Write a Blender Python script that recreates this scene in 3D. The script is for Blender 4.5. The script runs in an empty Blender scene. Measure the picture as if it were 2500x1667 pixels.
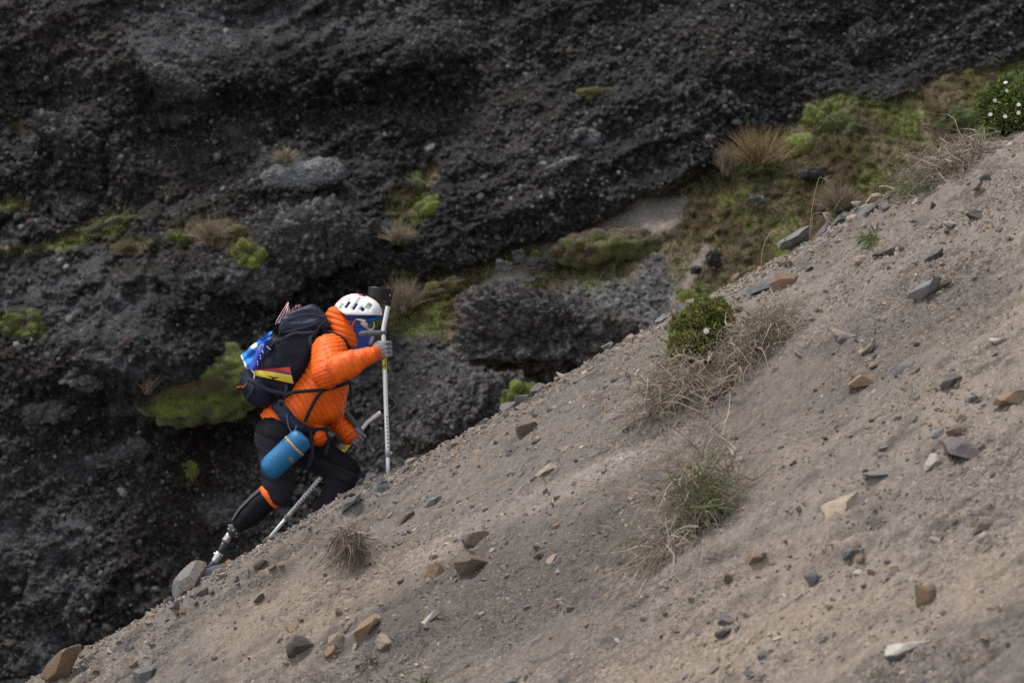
import bpy, math, random
import numpy as np

# ------------------------------------------------------------------ camera, light, exposure
scene = bpy.context.scene
COL = scene.collection
CAM_Y = -20.0
LENS = 129.6
cam_data = bpy.data.cameras.new("camera")
cam_data.lens = LENS; cam_data.sensor_width = 36.0
cam_data.clip_start = 0.5; cam_data.clip_end = 500.0
cam_data.dof.use_dof = True
cam_data.dof.focus_distance = 20.2
cam_data.dof.aperture_fstop = 3.4
cam = bpy.data.objects.new("camera", cam_data)
cam.location = (0, CAM_Y, 0); cam.rotation_euler = (math.radians(90), 0, 0)
COL.objects.link(cam); scene.camera = cam

SUN_EL = math.radians(70)     # bright overcast: high, from the left
world = bpy.data.worlds.new("World"); scene.world = world
world.use_nodes = True
wn, wl = world.node_tree.nodes, world.node_tree.links
for n in list(wn): wn.remove(n)
sky = wn.new("ShaderNodeTexSky"); sky.sky_type = 'NISHITA'; sky.sun_disc = False
sky.sun_elevation = SUN_EL; sky.sun_rotation = math.radians(-62) ; sky.altitude = 3500
sky.air_density = 1.5; sky.dust_density = 4.0; sky.ozone_density = 1.0
hs = wn.new("ShaderNodeHueSaturation"); hs.inputs["Saturation"].default_value = 0.28
bg = wn.new("ShaderNodeBackground"); bg.inputs["Strength"].default_value = 0.11
wo = wn.new("ShaderNodeOutputWorld")
wl.new(sky.outputs[0], hs.inputs["Color"]); wl.new(hs.outputs[0], bg.inputs["Color"]); wl.new(bg.outputs[0], wo.inputs["Surface"])
sd = bpy.data.lights.new("sun", 'SUN'); sd.energy = 1.5; sd.angle = math.radians(13); sd.color = (1.0, 0.96, 0.9)
sun = bpy.data.objects.new("sun", sd); COL.objects.link(sun)
from mathutils import Vector, Matrix
# direction TO the sun
SD = Vector((-0.34, 0.04, 0.94)).normalized()
sun.rotation_euler = SD.to_track_quat('Z', 'Y').to_euler()
sky.sun_elevation = math.asin(SD.z); sky.sun_rotation = math.atan2(SD.x, SD.y)
scene.render.engine = 'CYCLES'
scene.cycles.use_denoising = False
scene.cycles.max_bounces = 6
vs = scene.view_settings
vs.view_transform = 'Standard'; vs.look = 'None'; vs.gamma = 1.0; vs.exposure = 1.25
vs.use_curve_mapping = False
random.seed(7)

# ------------------------------------------------------------------ coordinates
PPM = 450.0                                    # photograph pixels per metre, 20 m from the camera
def at(px, py, y=0.0):
    k = (y - CAM_Y) / 20.0
    return np.array([(px - 1250.0) / PPM * k, y, (833.5 - py) / PPM * k])

# ------------------------------------------------------------------ numeric helpers
def _h(ix, iy, iz, seed):
    with np.errstate(over='ignore'):
        n = (ix.astype(np.int32).view(np.uint32) * np.uint32(374761393) + iy.astype(np.int32).view(np.uint32) * np.uint32(668265263)
             + iz.astype(np.int32).view(np.uint32) * np.uint32(2147483647) + np.uint32((seed * 974634777 + 12345) & 0xFFFFFFFF))
        n = (n ^ (n >> np.uint32(13))) * np.uint32(1274126177)
        n = (n ^ (n >> np.uint32(16))) * np.uint32(2246822519)
        n = n ^ (n >> np.uint32(13))
    return n.astype(np.float32) * np.float32(1 / 4294967295.0)
def vnoise(p, seed=0):
    """smooth value noise in -1..1"""
    p = np.asarray(p, float); f = np.floor(p); t = (p - f).astype(np.float32); t = t * t * t * (t * (t * 6 - 15) + 10)
    f = f.astype(np.int32); x, y, z = np.ascontiguousarray(f[..., 0]), np.ascontiguousarray(f[..., 1]), np.ascontiguousarray(f[..., 2]); r = 0
    for dx in (0, 1):
        wx = t[..., 0] if dx else 1 - t[..., 0]
        for dy in (0, 1):
            wy = t[..., 1] if dy else 1 - t[..., 1]
            for dz in (0, 1):
                wz = t[..., 2] if dz else 1 - t[..., 2]
                r = r + wx * wy * wz * _h(x + dx, y + dy, z + dz, seed)
    return r * 2 - 1
def fbm(p, oct=4, seed=0, gain=0.5):
    r = 0; a = 1.0; s = 0; p = np.asarray(p, float)
    for o in range(oct):
        r = r + a * vnoise(p * (2.03 ** o) + 17.3 * o, seed + o); s += a; a *= gain
    return r / s
def worley2(u, v, seed=0, jit=0.9):
    iu, iv = np.floor(u).astype(np.int32), np.floor(v).astype(np.int32)
    f1 = np.full(u.shape, 9.0); f2 = f1.copy(); idd = np.zeros(u.shape)
    zz = np.zeros_like(iu)
    for a in (-1, 0, 1):
        for b in (-1, 0, 1):
            cu, cv = iu + a, iv + b
            h1 = _h(cu, cv, zz, seed); h2 = _h(cu, cv, zz + 1, seed); h3 = _h(cu, cv, zz + 2, seed)
            d = np.hypot(cu + 0.5 + jit * (h1 - .5) - u, cv + 0.5 + jit * (h2 - .5) - v)
            near = d < f1
            f2 = np.where(near, f1, np.minimum(f2, d)); idd = np.where(near, h3, idd); f1 = np.where(near, d, f1)
    return f1, f2, idd
def worley3(p, seed=0, jit=0.9):
    i = np.floor(p).astype(np.int32); f1 = np.full(p.shape[:-1], 9.0); f2 = f1.copy(); idd = np.zeros(f1.shape)
    for a in (-1, 0, 1):
        for b in (-1, 0, 1):
            for c in (-1, 0, 1):
                cx, cy, cz = i[..., 0] + a, i[..., 1] + b, i[..., 2] + c
                dx = cx + .5 + jit * (_h(cx, cy, cz, seed) - .5) - p[..., 0]
                dy = cy + .5 + jit * (_h(cx, cy, cz, seed + 1) - .5) - p[..., 1]
                dz = cz + .5 + jit * (_h(cx, cy, cz, seed + 2) - .5) - p[..., 2]
                d = np.sqrt(dx * dx + dy * dy + dz * dz); near = d < f1
                f2 = np.where(near, f1, np.minimum(f2, d)); idd = np.where(near, _h(cx, cy, cz, seed + 3), idd); f1 = np.where(near, d, f1)
    return f1, f2, idd
def sstep(a, b, x):
    t = np.clip((x - a) / (b - a), 0, 1); return t * t * (3 - 2 * t)
def lerp(a, b, t): return a + (b - a) * t
def unit(v):
    v = np.asarray(v, float); return v / np.maximum(np.linalg.norm(v, axis=-1, keepdims=True), 1e-12)

# ------------------------------------------------------------------ mesh helpers
def new_mesh(name, verts, faces, col=None, smooth=True):
    """faces: (n,4) or (n,3) int array, or a list of such arrays"""
    me = bpy.data.meshes.new(name)
    verts = np.asarray(verts, np.float32)
    fl = faces if isinstance(faces, list) else [faces]
    fl = [np.asarray(f, np.int32) for f in fl if len(f)]
    loops = np.concatenate([f.ravel() for f in fl])
    tot = np.concatenate([np.full(len(f), f.shape[1], np.int32) for f in fl])
    start = np.concatenate([[0], np.cumsum(tot)[:-1]]).astype(np.int32)
    me.vertices.add(len(verts)); me.vertices.foreach_set("co", verts.ravel())
    me.loops.add(len(loops)); me.loops.foreach_set("vertex_index", loops)
    me.polygons.add(len(tot)); me.polygons.foreach_set("loop_start", start)
    me.polygons.foreach_set("use_smooth", np.full(len(tot), smooth, bool))
    me.update(calc_edges=True)
    if col is not None: set_col(me, col)
    return me
def set_col(me, col):
    col = np.asarray(col)
    a = me.color_attributes.new("col", 'FLOAT_COLOR', 'POINT')
    c = np.ones((len(me.vertices), 4), np.float32); c[:, :col.shape[-1]] = col
    a.data.foreach_set("color", c.ravel())
def add(name, me, mat=None, parent=None, label=None, cat=None, group=None, kind=None):
    o = bpy.data.objects.new(name, me); COL.objects.link(o)
    if mat is not None and me is not None: me.materials.clear(); me.materials.append(mat)
    if parent is not None: o.parent = parent; o.matrix_parent_inverse = parent.matrix_world.inverted() if parent.type == 'EMPTY' and False else Matrix()
    if label: o["label"] = label
    if cat: o["category"] = cat
    if group: o["group"] = group
    if kind: o["kind"] = kind
    return o
class Thing:
    """an Empty at the thing's base; parts are given in world coordinates and moved to its frame"""
    def __init__(s, name, base, label, cat, group=None):
        s.base = np.array(base, float)
        s.o = bpy.data.objects.new(name, None); s.o.location = base; s.o.empty_display_size = 0.1; COL.objects.link(s.o)
        s.o["label"] = label; s.o["category"] = cat
        if group: s.o["group"] = group
    def part(s, name, verts, faces, mat, col=None, smooth=True, parent=None, label=None, kind=None):
        me = new_mesh(name, np.asarray(verts) - s.base, faces, col, smooth)
        o = add(name, me, mat, parent or s.o, label=label, kind=kind)
        return o
def solo(name, verts, faces, mat, label, cat, group=None, col=None, smooth=True, kind=None):
    verts = np.asarray(verts, float); b = np.array([verts[:, 0].mean(), verts[:, 1].mean(), verts[:, 2].min()])
    o = add(name, new_mesh(name, verts - b, faces, col, smooth), mat, None, label, cat, group, kind)
    o.location = b
    return o
def grid_faces(n, m):
    i = np.arange(n - 1)[:, None] * m + np.arange(m - 1)[None, :]
    return np.stack([i, i + m, i + m + 1, i + 1], -1).reshape(-1, 4)
def ico(sub):
    import bmesh
    bm = bmesh.new(); bmesh.ops.create_icosphere(bm, subdivisions=sub, radius=1.0)
    v = np.array([x.co[:] for x in bm.verts]); f = np.array([[q.index for q in fc.verts] for fc in bm.faces]); bm.free()
    return v, f
ICO = {k: ico(k) for k in (1, 3, 4, 5, 6, 7)}
def rot_mat(ax, a):
    return np.array(Matrix.Rotation(a, 3, Vector(ax)))
def join(pieces):
    """[(verts, faces, col|None)] -> verts, faces list, col"""
    V, F, C, n = [], {}, [], 0
    for p in pieces:
        v, f = np.asarray(p[0], float), np.asarray(p[1], int)
        V.append(v); F.setdefault(f.shape[1], []).append(f + n); n += len(v)
        if len(p) > 2: C.append(np.broadcast_to(np.asarray(p[2], float), v.shape))
    return np.concatenate(V), [np.concatenate(x) for x in F.values()], (np.concatenate(C) if C else None)
def frames(P, up=(0, 1, 0)):
    P = np.asarray(P, float); T = unit(np.gradient(P, axis=0)); N = []
    n = np.array(up, float); n -= T[0] * n.dot(T[0])
    if np.linalg.norm(n) < 1e-3: n = np.array([1.0, 0.1, 0.2]); n -= T[0] * n.dot(T[0])
    n = unit(n)
    for t in T:
        n = unit(n - t * n.dot(t)); N.append(n)
    N = np.array(N); return T, N, np.cross(T, N)
def tube(P, r, seg=12, caps=True, sy=1.0, up=(0, 1, 0)):
    P = np.asarray(P, float); n = len(P); r = np.broadcast_to(np.asarray(r, float), (n,))
    T, N, B = frames(P, up); a = np.linspace(0, 2 * np.pi, seg, endpoint=False)
    V = P[:, None] + r[:, None, None] * (np.cos(a)[None, :, None] * N[:, None] * sy + np.sin(a)[None, :, None] * B[:, None])
    V = V.reshape(-1, 3); i = np.arange(n - 1)[:, None] * seg; j = np.arange(seg)[None]; k = (j + 1) % seg
    F = np.stack([i + j, i + k, i + seg + k, i + seg + j], -1).reshape(-1, 4)
    if caps:
        V = np.concatenate([V, P[:1], P[-1:]]); c0, c1 = n * seg, n * seg + 1; e = (n - 1) * seg
        j = np.arange(seg); k = (j + 1) % seg
        F = np.concatenate([F, np.stack([np.full(seg, c0), k, j, np.full(seg, c0)], -1), np.stack([np.full(seg, c1), e + j, e + k, np.full(seg, c1)], -1)])
        q = F[:-2 * seg]; t = F[-2 * seg:, :3]
        return V, [q, t]
    return V, [F]
def tubes(lst):
    """join several tube() results"""
    V, Q, T, n = [], [], [], 0
    for v, f in lst:
        V.append(v)
        for x in f: (Q if x.shape[1] == 4 else T).append(x + n)
        n += len(v)
    out = [np.concatenate(Q)] if Q else []
    if T: out.append(np.concatenate(T))
    return np.concatenate(V), out
def spline(pts, n):
    """Catmull-Rom through pts"""
    P = np.asarray(pts, float); P = np.concatenate([2 * P[:1] - P[1:2], P, 2 * P[-1:] - P[-2:-1]]); m = len(P) - 3
    t = np.linspace(0, m - 1e-9, n); i = t.astype(int); f = (t - i)[:, None]
    a, b, c, d = P[i], P[i + 1], P[i + 2], P[i + 3]
    return .5 * (2 * b + (c - a) * f + (2 * a - 5 * b + 4 * c - d) * f ** 2 + (3 * b - a - 3 * c + d) * f ** 3)
def ribbon(P, width, thick=0.002, wdir=None):
    """flat strap with thickness; wdir: across direction per point"""
    P = np.asarray(P, float); n = len(P); T = unit(np.gradient(P, axis=0))
    W = np.broadcast_to(np.asarray(wdir, float), P.shape); W = unit(W - T * (W * T).sum(-1, keepdims=True)); N = np.cross(T, W)
    w = np.broadcast_to(np.asarray(width, float), (n,))[:, None] / 2; h = thick / 2
    V = np.stack([P + W * w + N * h, P - W * w + N * h, P - W * w - N * h, P + W * w - N * h], 1).reshape(-1, 3)
    i = np.arange(n - 1)[:, None] * 4; j = np.arange(4)[None]; k = (j + 1) % 4
    F = np.stack([i + j, i + k, i + 4 + k, i + 4 + j], -1).reshape(-1, 4)
    e = (n - 1) * 4
    return V, [np.concatenate([F, [[0, 3, 2, 1]], [[e, e + 1, e + 2, e + 3]]])]

# ------------------------------------------------------------------ signed distance shapes and their surface
def surface_nets(f, org, h):
    ins = f < 0
    c = [(a, b, d) for a in (0, 1) for b in (0, 1) for d in (0, 1)]
    nx, ny, nz = f.shape
    sl = lambda o: tuple(slice(o[k], (nx, ny, nz)[k] - 1 + o[k]) for k in range(3))
    cnt = sum(ins[sl(o)].astype(np.int8) for o in c)
    act = (cnt > 0) & (cnt < 8)
    I = np.argwhere(act); idx = -np.ones(act.shape, np.int64); idx[act] = np.arange(len(I))
    val = {o: f[I[:, 0] + o[0], I[:, 1] + o[1], I[:, 2] + o[2]].astype(np.float64) for o in c}
    s = np.zeros((len(I), 3)); k = np.zeros(len(I))
    for a in c:
        for ax in range(3):
            if a[ax] == 0:
                b = list(a); b[ax] = 1; b = tuple(b); va, vb = val[a], val[b]
                m = (va < 0) != (vb < 0); t = np.where(m, va / np.where(m, va - vb, 1), 0)
                q = np.array(a, float)[None] + t[:, None] * np.eye(3)[ax][None]
                s += np.where(m[:, None], q, 0); k += m
    V = org + h * (I + s / k[:, None])
    F = []
    for ax in range(3):
        u, v = [(1, 2), (2, 0), (0, 1)][ax]
        A = [slice(None)] * 3; B = [slice(None)] * 3; A[ax] = slice(0, -1); B[ax] = slice(1, None)
        ch = ins[tuple(A)] != ins[tuple(B)]; E = np.argwhere(ch)
        E = E[(E[:, u] > 0) & (E[:, v] > 0) & (E[:, u] < f.shape[u] - 1) & (E[:, v] < f.shape[v] - 1)]
        def cell(du, dv):
            q = E.copy(); q[:, u] += du; q[:, v] += dv; return idx[q[:, 0], q[:, 1], q[:, 2]]
        Q = np.stack([cell(-1, -1), cell(0, -1), cell(0, 0), cell(-1, 0)], -1)
        fl = ~ins[E[:, 0], E[:, 1], E[:, 2]]
        Q[fl] = Q[fl][:, ::-1]; F.append(Q)
    return V, np.concatenate(F)
def smin(a, b, k):
    h = np.clip(.5 + .5 * (b - a) / k, 0, 1); return b + (a - b) * h - k * h * (1 - h)
def seg(a, b, ra, rb, sy=1.0):
    a, b = np.asarray(a, float), np.asarray(b, float)
    def f(X, Y, Z):
        ba = b - a; t = np.clip(((X - a[0]) * ba[0] + (Y - a[1]) * ba[1] + (Z - a[2]) * ba[2]) / ba.dot(ba), 0, 1).astype(np.float32)
        return np.sqrt((X - a[0] - t * ba[0]) ** 2 + ((Y - a[1] - t * ba[1]) / sy) ** 2 + (Z - a[2] - t * ba[2]) ** 2) - (ra + t * (rb - ra))
    f.lo = np.minimum(a, b) - max(ra, rb) * max(1, sy); f.hi = np.maximum(a, b) + max(ra, rb) * max(1, sy)
    return f
def ell(c, r, M=np.eye(3)):
    c, r, M = np.asarray(c, float), np.asarray(r, float), np.asarray(M, float)   # rows of M are the ellipsoid's axes
    def f(X, Y, Z):
        x, y, z = X - c[0], Y - c[1], Z - c[2]
        p = [(M[i, 0] * x + M[i, 1] * y + M[i, 2] * z) / r[i] for i in range(3)]
        k0 = np.sqrt(p[0] ** 2 + p[1] ** 2 + p[2] ** 2); k1 = np.sqrt(sum((p[i] / r[i]) ** 2 for i in range(3)))
        return k0 * (k0 - 1) / np.maximum(k1, 1e-6)
    f.lo, f.hi = c - r.max(), c + r.max()
    return f
def rbox(c, h, rad, M=np.eye(3)):
    c, h, M = np.asarray(c, float), np.asarray(h, float), np.asarray(M, float)
    def f(X, Y, Z):
        x, y, z = X - c[0], Y - c[1], Z - c[2]
        q = [np.abs(M[i, 0] * x + M[i, 1] * y + M[i, 2] * z) - (h[i] - rad) for i in range(3)]
        out = np.sqrt(sum(np.maximum(a, 0) ** 2 for a in q)); inn = np.minimum(np.maximum(np.maximum(q[0], q[1]), q[2]), 0)
        return out + inn - rad
    R = np.linalg.norm(h); f.lo, f.hi = c - R, c + R
    return f
def build(shapes, h, k=0.03, cut=None, pad=3):
    """shapes: list of sdf or (sdf, k). returns surface"""
    sh = [(s if isinstance(s, tuple) else (s, k)) for s in shapes]
    lo = np.min([s.lo for s, _ in sh], 0) - pad * h - 0.02; hi = np.max([s.hi for s, _ in sh], 0) + pad * h + 0.02
    n = np.ceil((hi - lo) / h).astype(int) + 1
    X = (lo[0] + h * np.arange(n[0]))[:, None, None].astype(np.float32); Y = (lo[1] + h * np.arange(n[1]))[None, :, None].astype(np.float32)
    Z = (lo[2] + h * np.arange(n[2]))[None, None, :].astype(np.float32)
    d = None
    for s, kk in sh:
        e = s(X, Y, Z).astype(np.float32); d = e if d is None else smin(d, e, np.float32(kk))
    if cut is not None: d = cut(d, X, Y, Z)
    d = np.broadcast_to(d, n)
    V, F = surface_nets(d, lo, h)
    c = V.mean(0); vol = np.einsum('ij,ij->i', V[F[:, 0]] - c, np.cross(V[F[:, 1]] - c, V[F[:, 2]] - c)).sum()
    return V, (F if vol > 0 else F[:, ::-1].copy())
def vnormals(V, F):
    Q = np.asarray(F); n = np.cross(V[Q[:, 2]] - V[Q[:, 0]], V[Q[:, 3]] - V[Q[:, 1]]) if Q.shape[1] == 4 else np.cross(V[Q[:, 1]] - V[Q[:, 0]], V[Q[:, 2]] - V[Q[:, 0]])
    N = np.zeros_like(V)
    for j in range(Q.shape[1]): np.add.at(N, Q[:, j], n)
    return unit(N)
def relax(V, F, it=2, lam=0.5):
    E = np.concatenate([F[:, [i, (i + 1) % F.shape[1]]] for i in range(F.shape[1])])
    for _ in range(it):
        S = np.zeros_like(V); C = np.zeros(len(V))
        np.add.at(S, E[:, 0], V[E[:, 1]]); np.add.at(S, E[:, 1], V[E[:, 0]]); np.add.at(C, E[:, 0], 1); np.add.at(C, E[:, 1], 1)
        V = V + lam * (S / np.maximum(C, 1)[:, None] - V)
    return V

# ------------------------------------------------------------------ materials
def mat(name, color=(.5, .5, .5), rough=0.8, metal=0.0, noise=None, bump=None, attr=False, spec=0.3, sheen=0.0, translucent=0.0, coat=0.0, island=0.0, vor=None, vcol=None, amask=False):
    """noise: (scale, colour2, amount); bump: [(scale, strength, detail)]"""
    m = bpy.data.materials.new(name); m.use_nodes = True; nt = m.node_tree; N, L = nt.nodes, nt.links
    b = N["Principled BSDF"]; b.inputs["Roughness"].default_value = rough; b.inputs["Metallic"].default_value = metal
    b.inputs["Specular IOR Level"].default_value = spec; b.inputs["Sheen Weight"].default_value = sheen; b.inputs["Coat Weight"].default_value = coat
    tc = N.new("ShaderNodeTexCoord")
    if attr:
        a = N.new("ShaderNodeAttribute"); a.attribute_name = "col"; c = a.outputs["Color"]
    else:
        a = N.new("ShaderNodeRGB"); a.outputs[0].default_value = (*color, 1); c = a.outputs[0]
    for nz in (noise if isinstance(noise, list) else [noise] if noise else []):
        t = N.new("ShaderNodeTexNoise"); t.inputs["Scale"].default_value = nz[0]; t.inputs["Detail"].default_value = 6; t.inputs["Roughness"].default_value = 0.65
        L.new(tc.outputs["Object"], t.inputs["Vector"])
        r = N.new("ShaderNodeMapRange"); r.inputs["From Min"].default_value = 0.42; r.inputs["From Max"].default_value = 0.62; r.inputs["To Max"].default_value = nz[2]
        L.new(t.outputs["Fac"], r.inputs["Value"])
        x = N.new("ShaderNodeMix"); x.data_type = 'RGBA'; x.inputs["B"].default_value = (*nz[1], 1) if not isinstance(nz[1], str) else (1, 1, 1, 1)
        L.new(r.outputs[0], x.inputs["Factor"]); L.new(c, x.inputs["A"])
        if nz[1] == "dark":
            x.blend_type = 'MULTIPLY'; x.inputs["B"].default_value = (.45, .45, .45, 1)
        c = x.outputs["Result"]
    if vcol:                                    # each small grain a tone of its own
        t = N.new("ShaderNodeTexVoronoi"); t.inputs["Scale"].default_value = vcol[0]; L.new(tc.outputs["Object"], t.inputs["Vector"])
        sp = N.new("ShaderNodeSeparateColor"); L.new(t.outputs["Color"], sp.inputs[0])
        r = N.new("ShaderNodeMapRange"); r.inputs["To Min"].default_value = vcol[1]; r.inputs["To Max"].default_value = vcol[2]; L.new(sp.outputs[0], r.inputs["Value"])
        x = N.new("ShaderNodeMix"); x.data_type = 'RGBA'; x.blend_type = 'MULTIPLY'; x.inputs["Factor"].default_value = 1; x.clamp_result = False
        if amask: L.new(a.outputs["Alpha"], x.inputs["Factor"])
        L.new(c, x.inputs["A"]); L.new(r.outputs[0], x.inputs["B"]); c = x.outputs["Result"]
    if island:
        g = N.new("ShaderNodeNewGeometry"); r = N.new("ShaderNodeMapRange"); r.inputs["To Min"].default_value = 1 - island; r.inputs["To Max"].default_value = 1 + island
        L.new(g.outputs["Random Per Island"], r.inputs["Value"])
        x = N.new("ShaderNodeMix"); x.data_type = 'RGBA'; x.blend_type = 'MULTIPLY'; x.inputs["Factor"].default_value = 1; x.clamp_result = False
        L.new(c, x.inputs["A"]); L.new(r.outputs[0], x.inputs["B"]); c = x.outputs["Result"]
    L.new(c, b.inputs["Base Color"])
    prev = None
    for bp in (bump or []):
        t = N.new("ShaderNodeTexNoise"); t.inputs["Scale"].default_value = bp[0]; t.inputs["Detail"].default_value = 5; t.inputs["Roughness"].default_value = .6
        L.new(tc.outputs["Object"], t.inputs["Vector"])
        u = N.new("ShaderNodeBump"); u.inputs["Strength"].default_value = bp[1]; u.inputs["Distance"].default_value = bp[2]
        L.new(t.outputs["Fac"], u.inputs["Height"])
        if prev: L.new(prev, u.inputs["Normal"])
        prev = u.outputs[0]
    def masked(sock, v):
        if not amask: sock.default_value = v; return
        q = N.new("ShaderNodeMath"); q.operation = 'MULTIPLY'; q.inputs[1].default_value = v; L.new(a.outputs["Alpha"], q.inputs[0]); L.new(q.outputs[0], sock)
    for bp in (vor or []):
        t = N.new("ShaderNodeTexVoronoi"); t.inputs["Scale"].default_value = bp[0]; L.new(tc.outputs["Object"], t.inputs["Vector"])
        u = N.new("ShaderNodeBump"); u.invert = True; masked(u.inputs["Strength"], bp[1]); u.inputs["Distance"].default_value = bp[2]
        L.new(t.outputs["Distance"], u.inputs["Height"])
        if prev: L.new(prev, u.inputs["Normal"])
        prev = u.outputs[0]
    if prev: L.new(prev, b.inputs["Normal"])
    if translucent:
        tr = N.new("ShaderNodeBsdfTranslucent"); L.new(c, tr.inputs["Color"]); mx = N.new("ShaderNodeMixShader"); mx.inputs[0].default_value = translucent
        L.new(b.outputs[0], mx.inputs[1]); L.new(tr.outputs[0], mx.inputs[2]); L.new(mx.outputs[0], N["Material Output"].inputs["Surface"])
    return m

# ================================================================== THE SETTING
# ------------------------------------------------------------------ scree slope with the ridge the hiker climbs
RIDGE = [(-900, 2180), (-300, 1850), (51, 1667), (86, 1645), (208, 1579), (253, 1552), (298, 1528), (327, 1508), (417, 1453), (512, 1396), (550, 1368),
         (588, 1348), (637, 1324), (667, 1304), (716, 1280), (760, 1253), (791, 1228), (830, 1202), (877, 1178), (925, 1159), (954, 1145), (1001, 1122),
         (1071, 1080), (1121, 1055), (1204, 1008), (1284, 970), (1327, 941), (1374, 906), (1464, 855), (1519, 829), (1591, 784), (1645, 756), (1715, 722),
         (1784, 683), (1852, 645), (1903, 618), (1960, 588), (2022, 548), (2084, 505), (2156, 470), (2210, 447), (2280, 412), (2373, 362), (2409, 340), (2500, 300),
         (2900, 110), (3400, -120)]
_rx = np.array([(p[0] - 1250) / PPM for p in RIDGE]); _rz = np.array([(833.5 - p[1]) / PPM for p in RIDGE])
_fx = np.arange(-30, 30, 0.01); _fz = np.interp(_fx, _rx, _rz)
_fz = np.where(_fx < _rx[0], _rz[0] + (_fx - _rx[0]) * 0.5, _fz); _fz = np.where(_fx > _rx[-1], _rz[-1] + (_fx - _rx[-1]) * 0.5, _fz)
_k = np.exp(-0.5 * (np.arange(-12, 13) / 4.0) ** 2); _k /= _k.sum()
_fz = np.convolve(np.pad(_fz, 12, mode='edge'), _k, 'valid')
def ridge(x): return np.interp(x, _fx, _fz)
SLOPE = 0.31
def slope_macro(x, y):
    """height of the slope: falls towards the camera in front of the ridge (y<0), drops away behind it"""
    front = SLOPE * y
    back = -0.22 * y - 0.28 * y * y
    back = np.where(y > 1.2, -0.667 - 0.9 * (y - 1.2), back)
    z = ridge(x) + np.where(y < 0, front, back)
    p = np.stack([x, y, 0 * x], -1)
    w = sstep(0.05, 0.9, -y)
    z = z + w * (0.10 * vnoise(p * np.array([.55, .9, 1]) + 3.1, 5) + 0.045 * vnoise(p * np.array([1.3, 2.6, 1]) + 8.7, 6))
    z = np.where(y < -9, np.maximum(z, ridge(x) - 9 * SLOPE + (y + 9) * 0.05), z)
    return z
def slope_hit(px, py):
    y = np.linspace(-13, 0.02, 2600); k = (y + 20) / 20
    x = (px - 1250) / PPM * k; zr = (833.5 - py) / PPM * k
    d = slope_macro(x, y) - zr
    i = np.where((d[:-1] <= 0) & (d[1:] > 0))[0]
    j = i[-1] + 1 if False else (i[0] + 1 if len(i) else len(y) - 1)
    return np.array([x[j], y[j], zr[j]])
def axis(lo, hi, step, ext_lo, ext_hi, grow=1.22):
    a = list(np.arange(lo, hi + step / 2, step)); s = step
    while a[-1] < ext_hi: s *= grow; a.append(a[-1] + s)
    s = step
    while a[0] > ext_lo: s *= grow; a.insert(0, a[0] - s)
    return np.array(a)
def to_px(x, y, z):
    k = (20 + y) / 20
    return 1250 + PPM * x / k, 833.5 - PPM * z / k
def band(PX, PY, pts, ws):
    """0..1 closeness to a polyline with per-vertex half width"""
    best = np.full(PX.shape, 9.0)
    for (a, b), (wa, wb) in zip(zip(pts[:-1], pts[1:]), zip(ws[:-1], ws[1:])):
        bx, by = b[0] - a[0], b[1] - a[1]; t = np.clip(((PX - a[0]) * bx + (PY - a[1]) * by) / (bx * bx + by * by), 0, 1)
        d = np.hypot(PX - a[0] - t * bx, PY - a[1] - t * by) / (wa + t * (wb - wa)); best = np.minimum(best, d)
    return best
gx = axis(-3.2, 3.4, 0.0138, -40, 40); gy = axis(-7.4, 0.45, 0.0178, -45, 7.5)
GX, GY = np.meshgrid(gx, gy, indexing='ij')
GZ = slope_macro(GX, GY)
P3 = np.stack([GX, GY, 0 * GX], -1)
fine = sstep(9, 7, np.abs(GX)) * sstep(-9.5, -8, GY) * sstep(3, 1, GY)
lum = fbm(P3 * 1.1 + 40, 4, 21)                                  # patchiness of lumpy and washed ground
lump = sstep(-0.25, 0.35, lum)
w1, w2_, wid = worley2(GX * 17 + 2 * vnoise(P3 * 6, 3), GY * 13 + 2 * vnoise(P3 * 6 + 50, 4), 31)
clod = np.clip(0.55 - w1, 0, 1) * (wid > 0.55)
v1, v2_, vid = worley2(GX * 38, GY * 30, 33)
grit = np.clip(0.5 - v1, 0, 1) * (vid > 0.55)
rill = np.abs(vnoise(P3 * np.array([1.6, 7.5, 1]) + 9, 12))
t1, t2, tid = worley2(GX * 6 + 1.5 * vnoise(P3 * 3, 3), GY * 5 + 1.5 * vnoise(P3 * 3 + 50, 4), 37)
slab = np.clip(.5 - t1, 0, .32) * (tid > .72)
terrace_ = 1 - np.abs(fbm(P3 * np.array([1.0, 4.6, 1]) + 21, 4, 19)) * 3.0                          # small steps running along the slope
crest = sstep(.02, .55, -GY)                                    # the crest itself stays where the photograph has it
disp = (crest * (0.042 * fbm(P3 * 2.6, 4, 11) + .05 * slab) - .022 * (1 - crest) + .085 * crest * np.clip(terrace_, 0, 1) ** 2 * sstep(-.25, .35, fbm(P3 * .8 + 61, 3, 23)) + 0.016 * fbm(P3 * np.array([7, 10, 1]), 3, 14) + 0.007 * fbm(P3 * np.array([26, 30, 1]), 3, 15)
        + lump * (.35 + .65 * crest) * (0.055 * clod) + (0.35 + 0.65 * lump) * 0.026 * grit - 0.010 * np.clip(0.22 - rill, 0, 1) / 0.22 * sstep(0, .3, fbm(P3 * 1.7 + 9, 2, 17)))
GZ = GZ + disp * fine
sand = np.array([.216, .180, .151]); grey = np.array([.164, .141, .125]); tan = np.array([.275, .217, .165]); dark = np.array([.085, .073, .067])
m1 = sstep(-.35, .35, fbm(P3 * np.array([.7, .6, 1]) + 77, 5, 41))[..., None]; m2 = sstep(.0, .5, fbm(P3 * np.array([.9, .9, 1]) + 5, 5, 43))[..., None]
m3 = sstep(.12, .5, fbm(P3 * np.array([9, 16, 1]), 4, 47))[..., None]; m4 = sstep(.3, .6, fbm(P3 * np.array([18, 26, 1]) + 7, 3, 49))[..., None]
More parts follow.
